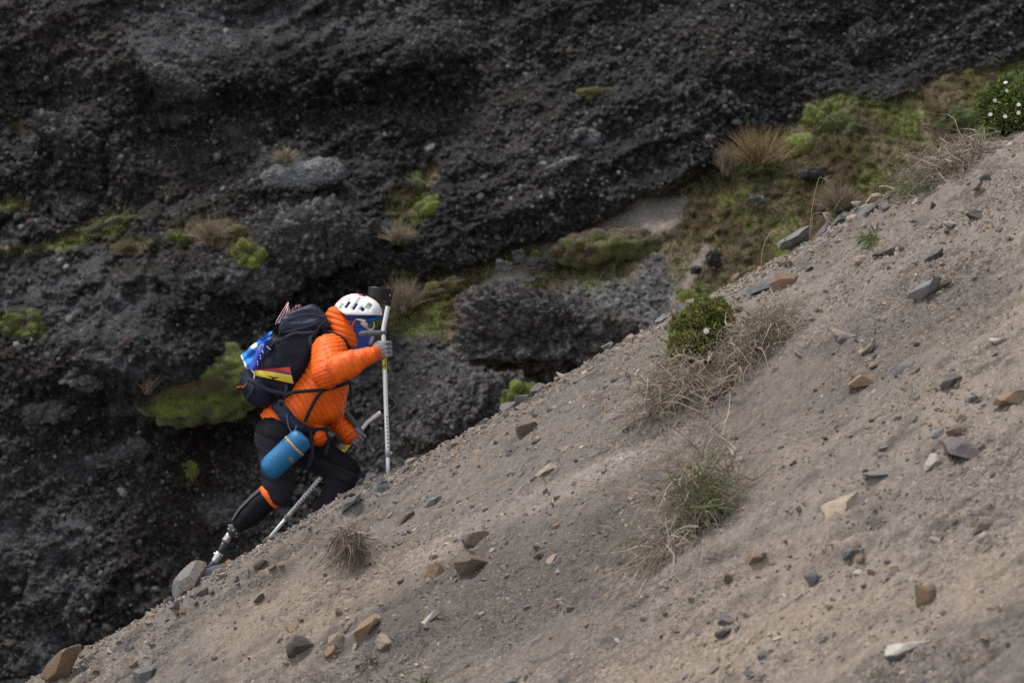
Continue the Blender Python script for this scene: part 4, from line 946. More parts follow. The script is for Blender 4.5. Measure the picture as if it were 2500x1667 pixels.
moss_mound(1488, 612, 272, 98, "long brown and green moss mound beside the sand path", MB, 44, ang=2, n=5000, lump=.2, deep=.6, back=-.15)
moss_mound(2020, 296, 118, 76, "bright green moss hump at the foot of the cliff", MY, 45, ang=-10, n=2500)
moss_mound(1965, 362, 100, 50, "green moss patch below the bright hump by the tussock", MY, 46, n=1500)
moss_mound(2050, 330, 110, 80, "olive moss bank right beneath the bright green hump", MG, 52, n=1800)
moss_mound(2345, 300, 120, 60, "olive moss dome behind the crest grass", MG, 47, ang=15, n=1500)
moss_mound(1442, 232, 84, 24, "thin strip of moss high on the dark cliff", [[.10, .09, .035], [.07, .07, .02], [.12, .11, .05]], 48, ang=12, n=900)
moss_mound(1672, 725, 46, 44, "small green moss ball showing above the crest", MY, 49, n=700, back=-.3)
moss_mound(1265, 962, 80, 50, "green moss patch at the foot of the huge boulder", MY, 50, ang=25, n=1200, back=-.9)
moss_mound(1298, 622, 46, 26, "small green moss tuft next to the angular rocks by the path", MY, 53, n=500)
moss_mound(612, 622, 74, 60, "yellow green moss cushion under the tan tussock", MY, 54, ang=-35, n=1200)
moss_mound(432, 590, 50, 30, "little moss cushion on the ledge left of the tan tussock", MG, 55, n=600)
moss_mound(560, 570, 120, 44, "low olive moss ledge around the tan tussock", MB, 56, ang=-10, n=1500)
moss_mound(230, 570, 210, 36, "brown mossy ledge on the dark rock near the frame edge", [[.075, .058, .035], [.06, .05, .02], [.09, .072, .045], [.06, .07, .015]], 57, ang=18, n=2200)
moss_mound(100, 612, 80, 30, "small brown moss pad below the mossy ledge", [[.07, .055, .03], [.06, .065, .015], [.09, .07, .04]], 58, n=700)
moss_mound(66, 790, 130, 60, "dark moss pad with bright green spots at the frame edge", [[.04, .03, .017], [.05, .04, .02], [.085, .12, .016], [.045, .035, .018]], 59, n=1500)
moss_mound(1060, 715, 150, 34, "olive moss strip under the cliff behind the crutch cuff", MB, 60, ang=24, n=1500)
moss_mound(960, 775, 90, 50, "mossy patch beside the helmet brim", MB, 61, ang=30, n=900)
moss_mound(455, 1150, 46, 50, "small yellow green moss clump in the dark hollow", MY, 62, n=500)
def tussock(px, py, w, h, label, pal, seed, n=420, fan=.75, green=0, wid=.008, lean=0.0):
    r = np.random.default_rng(seed); p0 = hill_pt(px, py); y = p0[1] - .12; k = (20 + y) / 20 / PPM
    T = Thing("grass_tussock", at(px, py, y), label, "grass tussock", "grass tussocks on the hillside")
    B = at(px, py, y) + r.normal(size=(n, 3)) * np.array([w * .10, w * .08, w * .04]) * k
    D = unit(np.stack([fan * r.normal(size=n) * w / h + lean, -.15 + .6 * fan * r.normal(size=n), np.ones(n)], -1)); L = h * k * r.uniform(.55, 1.1, n)
    S = np.stack([.25 * D[:, 0], .2 * D[:, 1], -.25 * np.abs(D[:, 0]) - .1 * r.random(n)], -1)
    V, F, C = blades(B, D, L, wid * r.uniform(.6, 1.3, n), S, pick(pal, n, r), n=5, seed=seed); T.part("dry_blades", V, F, straw_mat, C, kind="stuff")
    if green:
        D = unit(np.stack([1.2 * r.normal(size=green), -.3 + .6 * r.normal(size=green), .6 + 0 * r.normal(size=green)], -1)); B = at(px, py, y) + r.normal(size=(green, 3)) * np.array([w * .10, w * .08, w * .05]) * k
        V, F, C = blades(B, D, .55 * h * k * r.uniform(.5, 1.1, green), np.full(green, wid), np.tile([0, 0, -.5], (green, 1)), pick(GREEN, green, r), n=5, seed=seed + 1); T.part("green_blades", V, F, straw_mat, C, kind="stuff")
TB = [[.32, .225, .115], [.25, .175, .09], [.40, .29, .16], [.16, .115, .06]]; TT = [[.25, .20, .135], [.30, .24, .17], [.20, .155, .105], [.35, .29, .21]]
tussock(1852, 412, 130, 118, "big orange brown tussock with a green base at the foot of the cliff", TB, 71, 560, .5, 200)
tussock(1775, 425, 60, 74, "small brown tussock beside the big orange brown one", TT, 72, 360, .3)
tussock(2052, 508, 120, 68, "dull dry tussock on the terrace behind the crest stones", TT, 73, 700, .5)
tussock(515, 588, 80, 66, "round tan tussock on the mossy ledge of the cliff", TT, 74, 420, .55)
tussock(697, 396, 50, 46, "tiny brown tussock on top of the pale grey rock", TT, 75, 200, .6, 40)
tussock(975, 592, 60, 58, "faded tussock below the green cliff moss", TT, 76, 260, .6, 60)
tussock(985, 760, 80, 92, "tan upright tussock right behind the crutch cuff", TT, 77, 420, .5)
tussock(652, 862, 46, 52, "straw tussock peeping out above the flags on the pack", TT, 78, 160, .4)
tussock(360, 960, 40, 70, "thin straw tuft on the edge of the large moss mound", TT, 79, 120, .5)
# short grass and moss tips of the terrace
gi, gj = np.where((hveg > .5) & (hx[:, None] > -5.2) & (hx[:, None] < 5.2) & (hz[None] > -2.5) & (hz[None] < 3.2))
s = rng.choice(len(gi), min(20000, len(gi)), replace=False); gi, gj = gi[s], gj[s]; n = len(gi)
B = np.stack([hx[gi], HY[gi, gj], hz[gj]], -1); nz = fbm(B * 1.7 + 5, 3, 301)
dryp = np.array([[.16, .13, .082], [.12, .095, .058], [.21, .172, .115], [.085, .065, .036]]); grp = np.array([[.10, .12, .024], [.13, .145, .03], [.075, .085, .02]])
isdry = (nz + .5 * rng.normal(size=n)) > .08
C = np.where(isdry[:, None], dryp[rng.integers(4, size=n)], grp[rng.integers(3, size=n)]) * rng.uniform(.7, 1.25, (n, 1))
D = unit(np.stack([.5 * rng.normal(size=n), -.5 + .4 * rng.normal(size=n), np.ones(n)], -1)); L = np.where(isdry, rng.uniform(.05, .17, n), rng.uniform(.03, .08, n)) * (.6 + .6 * sstep(-.3, .3, nz))
V, F, C = blades(B, D, L, np.where(isdry, .005, .012) * rng.uniform(.7, 1.3, n), np.stack([.3 * rng.normal(size=n), 0 * L, -.3 * rng.random(n)], -1), C, n=4, seed=5)
add("terrace_grass", new_mesh("terrace_grass", V, F, C), straw_mat, label="short dry grass and moss tips covering the terrace under the cliff", kind="stuff")

# ================================================================== THE HIKER
Y0 = 0.40
def J(px, py, dy=0.0): return at(px, py, Y0 + dy)
NS, NE, NW = J(804, 858, -.16), J(797, 912, -.315), J(911, 864, -.315)       # near shoulder, elbow, wrist
FS, FE, FW = J(805, 885, .16), J(796, 990, .20), J(851, 1061, .12)           # far arm
NH, NK = J(682, 1070, -.09), J(677, 1200, -.10)                               # near hip, knee (amputated below)
FH, FK, FA = J(705, 1072, .09), J(845, 1151, .10), J(770, 1292, .12)          # far hip, knee, ankle
HEAD = J(867, 786, 0)
skin_mat = mat("skin", (.36, .20, .13), .55, noise=[(60, (.30, .15, .10), .4)])
# body: one continuous surface from head to foot, under the clothes
body = [seg(J(846, 828), J(822, 868), .052, .06), ell(HEAD, (.092, .074, .110)), ell(J(888, 822, 0), (.045, .050, .055)), seg(J(812, 872), J(760, 975), .10, .10, 1.3), seg(J(760, 975), J(690, 1055), .10, .11, 1.25),
        seg(NS, NE, .052, .042), seg(NE, NW, .042, .028), seg(NW, J(930, 862, -.32), .028, .022), seg(FS, FE, .052, .042), seg(FE, FW, .042, .028), seg(FW, J(868, 1064, .12), .028, .022),
        seg(NH, NK, .09, .06), seg(NK, J(655, 1218, -.10), .058, .045), seg(FH, FK, .09, .058), seg(FK, FA, .058, .036), seg(FA, J(800, 1312, .13), .035, .03),
        (ell(J(909, 801, 0), (.012, .012, .022)), .015), (ell(J(900, 780, 0), (.018, .05, .014)), .02), (ell(J(901, 823, 0), (.012, .026, .010)), .012), (ell(J(858, 796, -.070), (.018, .008, .03)), .012), (ell(J(858, 796, .070), (.018, .008, .03)), .012)]
V, F = build(body, .011, .04); V = relax(V, F, 2)
HB = J(690, 1300, 0)
person = solo("person", V, F, skin_mat, "climber in orange puffer jacket and white helmet leaning uphill on crutches with a prosthetic leg", "person")
PB = np.array(person.location)
def pp(name, V, F, m, col=None, smooth=True, parent=None, label=None, kind=None):
    return add(name, new_mesh(name, np.asarray(V) - PB, F, col, smooth), m, parent or person, label=label, kind=kind)
for s in (-1, 1):
    e, ef = ICO[3]; pp("eye", e * .012 + J(898, 792, .031 * s), ef, mat("eyeball", (.7, .68, .66), .2))
# ---- orange quilted jacket
orange_mat = mat("orange_nylon", (.80, .122, .005), .5, attr=True, spec=.3, noise=[(9, (.70, .090, .003), .6)], bump=[(38, .45, .010), (120, .35, .004)])
hood_ax = unit(np.array([54, 0, -84.])); hood_M = np.array([hood_ax, [0, 1, 0], np.cross(hood_ax, [0, 1, 0])])
arm_n = [(seg(NS, NE, .098, .083), .05), (seg(NE, NE + (NW - NE) * .5, .082, .068), .03), (seg(NE + (NW - NE) * .45, NW, .069, .046), .03)]
arm_f = [(seg(FS, FE, .09, .075), .05), (seg(FE, FW, .07, .045), .03)]
torso = [(seg(J(806, 876), J(779, 962), .136, .138, 1.16), .03), (seg(J(779, 962), J(766, 994), .138, .105, 1.22), .05), (seg(J(745, 985), J(696, 1042), .135, .147, 1.15), .06),
         (ell(J(777, 1064, -.02), (.054, .13, .058)), .025), (ell(J(812, 1000, 0), (.05, .12, .06)), .05)]
hood = [(ell(J(838, 808, 0), (.128, .128, .074), hood_M), .03), (seg(J(818, 768, -.05), J(818, 768, .05), .04, .04), .04)]
def line_cut(a, b, keep=+1):
    """half space below/above the line through pixels a-b (infinite in y)"""
    A, B = J(*a), J(*b); d = unit(np.array([B[0] - A[0], 0, B[2] - A[2]])); n = np.array([-d[2], 0, d[0]]) * keep
    return lambda X, Y, Z: (X - A[0]) * n[0] + (Z - A[2]) * n[2]
hem = line_cut((630, 1008), (700, 1074), -1)
hem2 = line_cut((690, 1078), (830, 1098), -1)
def cut_jacket(d, X, Y, Z):
    d = np.maximum(d, np.minimum(hem(X, Y, Z), hem2(X, Y, Z) + 0) if False else hem2(X, Y, Z))
    h = np.where(X < J(700, 1064)[0], hem(X, Y, Z), -1.0)
    d = np.maximum(d, h)
    head = ell(J(880, 790, 0), (.105, .088, .12))(X, Y, Z)
    return np.maximum(d, -head)
V, F = build(torso + hood + arm_n + arm_f, .0049, .03, cut=cut_jacket); V = relax(V, F, 2)
N = vnormals(V, F)
# quilting: rows of puffs across each limb
fields = [(torso[:3] + torso[4:], lambda p: p @ unit(np.array([.80, .25, .55])), .029), (hood, lambda p: p @ unit(np.array([.30, 0, .95])), .029),
          (arm_n[:1], lambda p: (p - NS) @ unit(np.array([.28, -.10, -.90])), .023), (arm_n[1:], lambda p: (p - NE) @ unit(NW - NE), .031), (arm_f[:1], lambda p: (p - FS) @ unit(FE - FS), .03), (arm_f[1:], lambda p: (p - FE) @ unit(FW - FE), .03),
          (torso[3:4], lambda p: p @ unit(np.array([-.35, 0, .95])), .034)]
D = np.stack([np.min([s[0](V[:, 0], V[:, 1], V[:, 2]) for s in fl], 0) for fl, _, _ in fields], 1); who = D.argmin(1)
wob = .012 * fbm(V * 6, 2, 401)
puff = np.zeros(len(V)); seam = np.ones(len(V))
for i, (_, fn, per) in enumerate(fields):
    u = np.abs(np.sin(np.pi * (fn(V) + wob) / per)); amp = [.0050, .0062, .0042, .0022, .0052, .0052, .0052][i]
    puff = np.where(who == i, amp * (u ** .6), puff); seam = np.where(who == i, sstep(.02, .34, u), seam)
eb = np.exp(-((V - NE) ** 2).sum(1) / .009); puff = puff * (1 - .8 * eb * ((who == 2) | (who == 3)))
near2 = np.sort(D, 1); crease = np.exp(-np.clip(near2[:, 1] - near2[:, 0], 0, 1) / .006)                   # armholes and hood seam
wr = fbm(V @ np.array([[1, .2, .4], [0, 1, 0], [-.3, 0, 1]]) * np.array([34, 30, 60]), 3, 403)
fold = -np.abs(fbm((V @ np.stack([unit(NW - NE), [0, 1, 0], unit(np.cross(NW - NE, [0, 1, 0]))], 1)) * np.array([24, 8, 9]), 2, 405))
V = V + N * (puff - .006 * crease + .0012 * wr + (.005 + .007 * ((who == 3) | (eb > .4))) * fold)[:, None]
seam = np.minimum(1 - (1 - seam) * (1 - .7 * eb * ((who == 2) | (who == 3))), 1 - .8 * crease)  # darker stitch lines, plus crease shade painted into the orange
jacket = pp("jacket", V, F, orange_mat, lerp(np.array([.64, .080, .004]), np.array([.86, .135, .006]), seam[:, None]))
# cuffs
cuff_mat = mat("cuff_binding", (.55, .085, .006), .6, bump=[(90, .3, .004)])
for A, B, r_, q in ((NE, NW, .046, NW), (FE, FW, .045, FW)):
    d = unit(B - A); v, f = tube([q + d * .020, q + d * .034, q + d * .047, q + d * .050, q + d * .045], [r_ + .004, r_ + .001, r_ - .003, r_ - .009, r_ - .016], 28); pp("jacket_cuff", v, f, cuff_mat, parent=jacket)
# zip line and drawcord
# ---- trousers
trouser_mat = mat("trouser_cloth", (.030, .026, .036), .75, attr=True, spec=.15, bump=[(25, .25, .01), (200, .2, .002)])
legs = [(ell(J(684, 1062, 0), (.143, .175, .135)), .05), (seg(NH, NK, .126, .080), .05), (seg(NK, J(666, 1212, -.10), .080, .070), .03),
        (seg(FH, FK, .126, .078), .05), (seg(FK, FA, .076, .062), .035)]
kc = line_cut((634, 1202), (690, 1240), -1)
def cut_tr(d, X, Y, Z):
    w = line_cut((620, 992), (760, 1060), +1)(X, Y, Z)
    k = np.where((X < J(712, 1)[0]) & (Y < Y0 + .01), kc(X, Y, Z), -1.0)
    return np.maximum(np.maximum(d, w), k)
V, F = build(legs, .0065, .05, cut=cut_tr); V = relax(V, F, 2); N = vnormals(V, F)
kz = np.exp(-(((V - FK) ** 2).sum(1)) / .02) + np.exp(-(((V - NK) ** 2).sum(1)) / .02) + .5
fo = fbm(V @ rot_mat((0, 1, 0), .5) * np.array([9, 8, 34]), 3, 411)
V = V + N * (.009 * kz * fo + .003 * fbm(V * 12, 2, 413))[:, None]
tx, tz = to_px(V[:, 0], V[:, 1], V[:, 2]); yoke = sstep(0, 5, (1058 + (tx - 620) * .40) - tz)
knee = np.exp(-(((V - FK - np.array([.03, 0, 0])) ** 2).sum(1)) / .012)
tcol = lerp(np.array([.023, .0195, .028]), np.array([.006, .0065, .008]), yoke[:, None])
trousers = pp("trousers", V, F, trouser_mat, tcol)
panel_mat = mat("trouser_panel", (.012, .013, .016), .8, bump=[(120, .3, .003)])
# yoke: darker upper panel of the seat
# ---- far boot (behind the crest)
boot_mat = mat("boot", (.05, .045, .05), .8, bump=[(60, .4, .006)]); sole_mat = mat("boot_sole", (.02, .02, .02), .9)
V, F = build([seg(FA, J(774, 1306, .12), .056, .055), seg(J(766, 1312, .12), J(838, 1296, .13), .046, .036, .9)], .008, .03); bt = pp("boot", V, F, boot_mat)
v, f = tube([J(742, 1334, .12), J(764, 1334, .12), J(846, 1314, .13), J(866, 1306, .13)], [.03, .042, .042, .028], 14, sy=1.0); v[:, 2] = np.minimum(v[:, 2], v[:, 2].mean() + .01); pp("sole", v, f, sole_mat, parent=bt)
# ---- prosthetic lower leg
leg_o = bpy.data.objects.new("prosthetic_leg", None); COL.objects.link(leg_o); leg_o.parent = person
L0 = np.array(J(655, 1213, -.10) - PB); leg_o.location = L0
def lp(name, V, F, m, col=None, smooth=True, label=None):
    return add(name, new_mesh(name, np.asarray(V) - PB - L0, F, col, smooth), m, leg_o, label=label)
pd = lambda px, py: J(px, py, -.10)
steel = mat("brushed_steel", (.55, .54, .53), .35, metal=.9, noise=[(40, (.42, .42, .43), .5)]); carbon = mat("carbon_tube", (.035, .036, .042), .35, spec=.5); sleeve_mat = mat("sleeve_fabric", (.008, .007, .010), .75, spec=.15, bump=[(40, .3, .008)])
grey_fab = mat("grey_stretch", (.055, .06, .07), .7, bump=[(200, .3, .003)]); band_mat = mat("orange_band", (.85, .13, .01), .6, bump=[(120, .3, .003)]); maroon = mat("maroon_edge", (.16, .035, .05), .7)
P = spline([pd(668, 1203), pd(656, 1214), pd(650, 1219)], 10); v, f = tube(P, [.066, .071, .073, .074, .074, .073, .072, .070, .066, .062], 36); lp("orange_band", v, f, band_mat)
P = spline([pd(655, 1216), pd(640, 1229), pd(615, 1252), pd(592, 1273), pd(576, 1288)], 26); rr = np.interp(np.linspace(0, 1, 26), [0, .08, .3, .6, .85, 1], [.064, .067, .069, .064, .047, .036])
v, f = tube(P, rr, 40); Nn = unit(v - np.array([P[np.argmin(((P - q) ** 2).sum(1))] for q in v])); v = v + Nn * (.004 * fbm(v * np.array([12, 12, 12]), 3, 421) + .004 * fbm(v * 30, 2, 422))[:, None]; sl = lp("socket_sleeve", v, f, sleeve_mat)
# grey stretch panel along the back of the sleeve
T_, N_, B_ = frames(P); side = unit(np.array([-.66, -.35, .66])); 
rp = np.array([P[i] + unit(side - T_[i] * side.dot(T_[i])) * (rr[i] + .004) for i in range(26)])
wd = np.array([np.cross(T_[i], side) for i in range(26)])
v, f = ribbon(rp[1:24], np.linspace(.05, .03, 23), .004, wd[1:24]); add("grey_panel", new_mesh("grey_panel", v - PB - L0, f), grey_fab, sl)
v, f = ribbon(rp[0:2], [.055, .054], .006, wd[0:2]); add("maroon_edge", new_mesh("maroon_edge", v - PB - L0, f), maroon, sl)
v, f = tube([pd(580, 1284), pd(575, 1289), pd(569, 1295), pd(564, 1300), pd(560, 1303)], [.030, .036, .038, .035, .024], 28); so = lp("socket_collar", v, f, carbon)
dots = []
for k in range(9):
    a = k * 2 * math.pi / 9; ax = unit(pd(560, 1303) - pd(580, 1284)); n1 = np.array([0, -1., 0]); n2 = np.cross(ax, n1); c = pd(569, 1295) + (n1 * math.cos(a) + n2 * math.sin(a)) * .037 + ax * (.008 if k % 2 else -.006)
    add("rivet", new_mesh("rivet", ICO[1][0] * .0055 + c - PB - L0, ICO[1][1]), steel, so)
v, f = tube([pd(562, 1301), pd(557, 1309), pd(553, 1316), pd(549, 1323)], [.017, .019, .021, .020], 20); lp("pyramid_adapter", v, f, steel)
v, f = tube([pd(552, 1316), pd(543, 1314)], [.007, .006], 10); lp("clamp_bolt", v, f, steel)
v, f = tube([pd(550, 1320), pd(533, 1355)], [.0155, .0155], 20); lp("pylon_tube", v, f, carbon)
v, f = tube([pd(536.5, 1348), pd(531, 1358), pd(526, 1368), pd(522, 1374)], [.0215, .0225, .0225, .018], 20); lp("tube_clamp", v, f, steel)
v, f = tube([pd(533, 1352), pd(521, 1350)], [.007, .006], 10); lp("clamp_bolt", v, f, steel)
v, f = tube([pd(525, 1369), pd(518, 1380), pd(508, 1396)], [.019, .021, .026], 18); lp("ankle", v, f, mat("ankle_shell", (.035, .03, .045), .5))
shoe_mat = mat("shoe_mesh", (.105, .10, .125), .8, bump=[(90, .4, .005)], noise=[(20, (.06, .055, .075), .6)])
V, F = build([seg(J(486, 1396, -.1), J(493, 1424, -.1), .040, .046), seg(J(486, 1424, -.1), J(560, 1386, -.1), .044, .034, .95), seg(J(505, 1396, -.1), J(535, 1392, -.1), .038, .036)], .006, .03,
    cut=lambda d, X, Y, Z: np.maximum(d, -seg(J(514, 1388, -.1), J(492, 1372, -.1), .026, .03)(X, Y, Z))); sh = lp("shoe", V, F, shoe_mat)
t = spline([J(473, 1388, -.1), J(472, 1378, -.1), J(477, 1373, -.1), J(483, 1378, -.1), J(484, 1386, -.1)], 12); v, f = tube(t, .003, 8); add("pull_tab", new_mesh("pull_tab", v - PB - L0, f), mat("pull_loop", (.45, .45, .44), .7), sh)
# ---- gaiter, cap
gaiter_mat = mat("blue_gaiter", attr=True, rough=.7, sheen=.3, bump=[(60, .35, .008)])
gz1, gz2 = line_cut((870, 774), (911, 813), +1), line_cut((838, 766), (930, 770), +1)
V, F = build([ell(HEAD, (.100, .083, .118)), (ell(J(889, 822, 0), (.055, .060, .066)), .03), (seg(J(850, 828), J(860, 850), .07, .07), .03)], .005, .03,
    cut=lambda d, X, Y, Z: np.maximum(d, np.maximum(gz1(X, Y, Z), gz2(X, Y, Z)))); V = relax(V, F, 1); N = vnormals(V, F); V = V + N * (.004 * fbm(V * 22, 3, 431))[:, None]
wpx, wpy = to_px(V[:, 0], V[:, 1], V[:, 2]); wm = .8 * sstep(0, 4, (wpx - 898) - .35 * (839 - wpy)) * sstep(842, 838, wpy)
pp("neck_gaiter", V, F, gaiter_mat, lerp(np.array([.018, .060, .28]), np.array([.42, .44, .55]), wm[:, None]))
cap_mat = mat("blue_cap", (.02, .19, .62), .7, bump=[(160, .25, .003)]); black_mat = mat("black_cloth", (.010, .010, .012), .8)
V, F = build([ell(J(870, 772, 0), (.112, .098, .106))], .008, cut=lambda d, X, Y, Z: np.maximum(d, line_cut((830, 780), (920, 777), -1)(X, Y, Z))); cap = pp("cap", V, F, mat("cap_crown", (.02, .05, .20), .7))
def brim(th0, m):
    u, w = np.meshgrid(np.linspace(0, 1, 14), np.linspace(-1, 1, 19), indexing='ij'); L = 66 * np.sqrt(np.clip(1 - .72 * w ** 2, .05, 1))
    px = 869 + L * u; py = 772 - 2.0 * u + 15 * w ** 2 * (.4 + .6 * u) + th0; V = np.array([J(a, b, .078 * c) for a, b, c in zip(px.ravel(), py.ravel(), w.ravel())])
    return V, grid_faces(14, 19)
v, f = brim(0, 0); v2, f2 = brim(1.6, 0)
n_ = len(v); rim_i = [i * 19 for i in range(14)] + [13 * 19 + j for j in range(19)] + [i * 19 + 18 for i in range(13, -1, -1)]
rimf = np.array([[a, b, b + n_, a + n_] for a, b in zip(rim_i[:-1], rim_i[1:])])
br = add("cap_brim", new_mesh("cap_brim", np.concatenate([v, v2 + np.array([0, 0, .0012])]) - PB, np.concatenate([f, f2 + n_, rimf])), cap_mat, cap)
v3, f3 = brim(2.2, 0); add("brim_underside", new_mesh("brim_underside", v3 - PB, f3), black_mat, cap)
# ---- gloves: palm, four bent fingers and a thumb closed round the shaft
glove_mat = mat("marled_glove", (.21, .205, .225), .9, noise=[(85, (.055, .052, .062), 1.0), (190, (.40, .39, .41), .6)], bump=[(170, .6, .004)])
glove_dark = mat("marled_dark_glove", (.20, .19, .19), .9, noise=[(85, (.05, .026, .028), 1.0), (190, (.17, .16, .155), .6)], bump=[(170, .6, .004)])
def fist(S, ax, back, wrist, r_shaft, side, m, name):
    """S: grip centre on the shaft, ax: shaft direction (towards the index finger), back: direction from shaft to the back of the hand"""
    ax = unit(ax); back = unit(back - ax * np.dot(back, ax)); fw = np.cross(ax, back) * side          # fw: the way the fingers leave the palm
    z = 1.2; pc = S + back * (r_shaft + .015)
    pr = [(ell(pc - fw * .008, (.050, .024, .050), np.array([fw, back, ax])), .012), (seg(wrist, pc - fw * .026, .036, .030), .02)]
    lens = [(.036, 1.0), (.0125, 1.10), (-.011, 1.02), (-.033, .84)]
    for o, l in lens:
        k0 = pc + fw * .040 + ax * o - back * .002; k1 = S + fw * (r_shaft + .018) * 1.25 + ax * o * .95 - back * .008 * l; k2 = S - back * (r_shaft + .010) + fw * .014 + ax * o * .92; k3 = S - back * (r_shaft + .008) - fw * .016 * l + ax * o * .9
        pr += [(seg(k0, k1, .0112, .0106), .003), (seg(k1, k2, .0106, .0100), .002), (seg(k2, k3, .0100, .0088), .002)]
    t0 = pc - fw * .024 + ax * .026; t1 = S - fw * (r_shaft + .012) + ax * .036; t2 = S - fw * .006 - back * (r_shaft + .011) + ax * .038
    pr += [(seg(t0, t1, .0128, .0112), .008), (seg(t1, t2, .0112, .0095), .004)]
    V, F = build(pr, .0026, .006); return pp(name, V, F, m)
C1 = [J(947.5, 1166, -.31), J(946.5, 1110, -.31), J(939, 871, -.31), J(936, 812, -.31), J(936.5, 800, -.31), J(941, 778, -.31), J(949.5, 734, -.31)]
C2d = .12
C2 = [J(655, 1316, .06), J(700, 1263, .07), J(833, 1106.5, .11), J(881, 1050, C2d), J(889, 1040, C2d), J(900, 1028, C2d), J(941, 998, C2d)]
RS = .0125
g1 = fist(J(938.3, 853, -.31), C1[3] - C1[2], np.array([-.62, -.78, 0.]), NW + unit(NW - NE) * .01, RS, 1, glove_mat, "glove")
g2 = fist(J(868, 1066, C2d), C2[3] - C2[2], np.array([-.55, .75, -.1]), FW + unit(FW - FE) * .005, RS, -1, glove_mat, "glove")

# ------------------------------------------------------------------ helmet
T = Thing("helmet", J(870, 768, 0), "white vented climbing helmet with red top stripe on the climber's head", "helmet")
HC = J(869, 769, 0); shell_mat = mat("helmet_shell", attr=True, rough=.35, spec=.5, coat=.2)
rimc = lambda X, Y, Z: np.maximum(line_cut((845, 769), (940, 770.5), -1)(X, Y, Z), line_cut((806, 742), (848, 770), -1)(X, Y, Z))
vents = []
for (vx, vy, a, b) in [(838, 727, 4.4, 10), (857, 727, 4.8, 10), (877, 733, 4.8, 10), (849, 744, 4.4, 10.5), (867, 748, 4.6, 10.5), (833, 748, 3.4, 8), (885, 755, 6, 5), (901, 748, 6, 7.5), (826, 737, 3, 8)]:
    for s in (-1, 1):
        c = J(vx, vy, .10 * s); M = np.array([[math.cos(.6), 0, -math.sin(.6)], [0, 1, 0], [math.sin(.6), 0, math.cos(.6)]])
        vents.append(rbox(c, (a / PPM, .075, b / PPM), .003, M))
for (vx, dy) in [(850, -.035), (850, .035), (885, -.03), (885, .03), (825, -.03), (825, .03)]: vents.append(rbox(J(vx, 718, dy), (.020, .010, .05), .003))
def cut_h(d, X, Y, Z):
    inn = ell(HC, (.113, .098, .101))(X, Y, Z); d = np.maximum(d, -inn); d = np.maximum(d, rimc(X, Y, Z))
    out = ell(HC, (.131 - .011, .116 - .011, .119 - .011))(X, Y, Z)
    for i, q in enumerate(vents):
        e = q(X, Y, Z); through = i in (6, 7, 8, 9, 12, 13)
        d = np.maximum(d, -e) if False else np.maximum(d, -np.maximum(e, -out))
        if through: d = np.maximum(d, -(e + .0045))
    return d
V, F = build([(ell(HC, (.131, .116, .119)), .02), (ell(J(905, 762, 0), (.052, .10, .055)), .05), (seg(J(838, 766, -.108), J(905, 768, -.100), .012, .012), .02), (seg(J(838, 766, .108), J(905, 768, .100), .012, .012), .02)], .0036, .02, cut=cut_h); V = relax(V, F, 2, .4)
red = (np.abs(V[:, 1] - Y0) < .022 + .004 * vnoise(V * 20, 3)) & (V[:, 2] > J(0, 752)[2]); T.part("shell", V, F, shell_mat, np.where(red[:, None], np.array([.62, .07, .03]), np.array([.80, .80, .80])))
strap_m = mat("helmet_strap", (.45, .12, .02), .7)
for s in (-1, 1):
    v, f = ribbon(spline([J(872, 770, .088 * s), J(866, 785, .090 * s), J(859, 800, .088 * s), J(866, 822, .075 * s), J(880, 846, .04 * s)], 12), .012, .002, (1, 0, .4)); T.part("chin_strap", v, f, strap_m)
v, f = tube([J(884, 719.5, -.02), J(891, 720, -.02)], .006, 8); T.part("lamp_clip", v, f, black_mat)
# ------------------------------------------------------------------ sunglasses
T = Thing("sunglasses", J(900, 792, 0), "white glacier sunglasses with teal lenses on the climber's face", "sunglasses")
frame_mat = mat("glasses_frame", (.78, .74, .72), .4); lens_mat = mat("teal_lens", (.02, .075, .085), .08, spec=.8, coat=.5)
for s in (-1, 1):
    c = J(904, 793, .045 * s); nrm = unit(np.array([.72, .70 * s, -.05])); e1 = unit(np.cross(nrm, [0, 0, 1])); e2 = np.cross(e1, nrm)
    a = np.linspace(0, 2 * np.pi, 25)[:-1]; ring = np.array([c + e1 * .029 * math.cos(t) + e2 * .027 * math.sin(t) for t in a]); ring = np.concatenate([ring, ring[:2]])
    fr = T.part("frame", *tube(ring, .0042, 8, caps=False), frame_mat)
    rr_ = np.array([[0, .006]] + [[.5, .0045], [.95, .0]]); pts = [c + nrm * .006] + [c + (e1 * .029 * math.cos(t) + e2 * .027 * math.sin(t)) * q + nrm * h_ for q, h_ in rr_[1:] for t in a]
    fs = [[0, 1 + i, 1 + (i + 1) % 24] for i in range(24)]; qs = [[1 + i, 25 + i, 25 + (i + 1) % 24, 1 + (i + 1) % 24] for i in range(24)]
    T.part("lens", pts, [np.array(fs), np.array(qs)], lens_mat)
    v, f = ribbon(spline([J(896, 786, .070 * s), J(885, 782, .086 * s), J(870, 778, .090 * s)], 8), np.linspace(.02, .010, 8), .003, (0, 0, 1)); T.part("temple_arm", v, f, frame_mat)
    v, f = ribbon(spline([J(898, 794, .067 * s), J(890, 791, .080 * s), J(882, 786, .084 * s)], 6), np.linspace(.042, .02, 6), .003, (0, 0, 1)); T.part("side_shield", v, f, mat("shield_leather", (.55, .47, .44), .6))
v, f = tube([J(908, 789, -.014), J(910, 788, 0), J(908, 789, .014)], .003, 8); T.part("bridge", v, f, frame_mat)

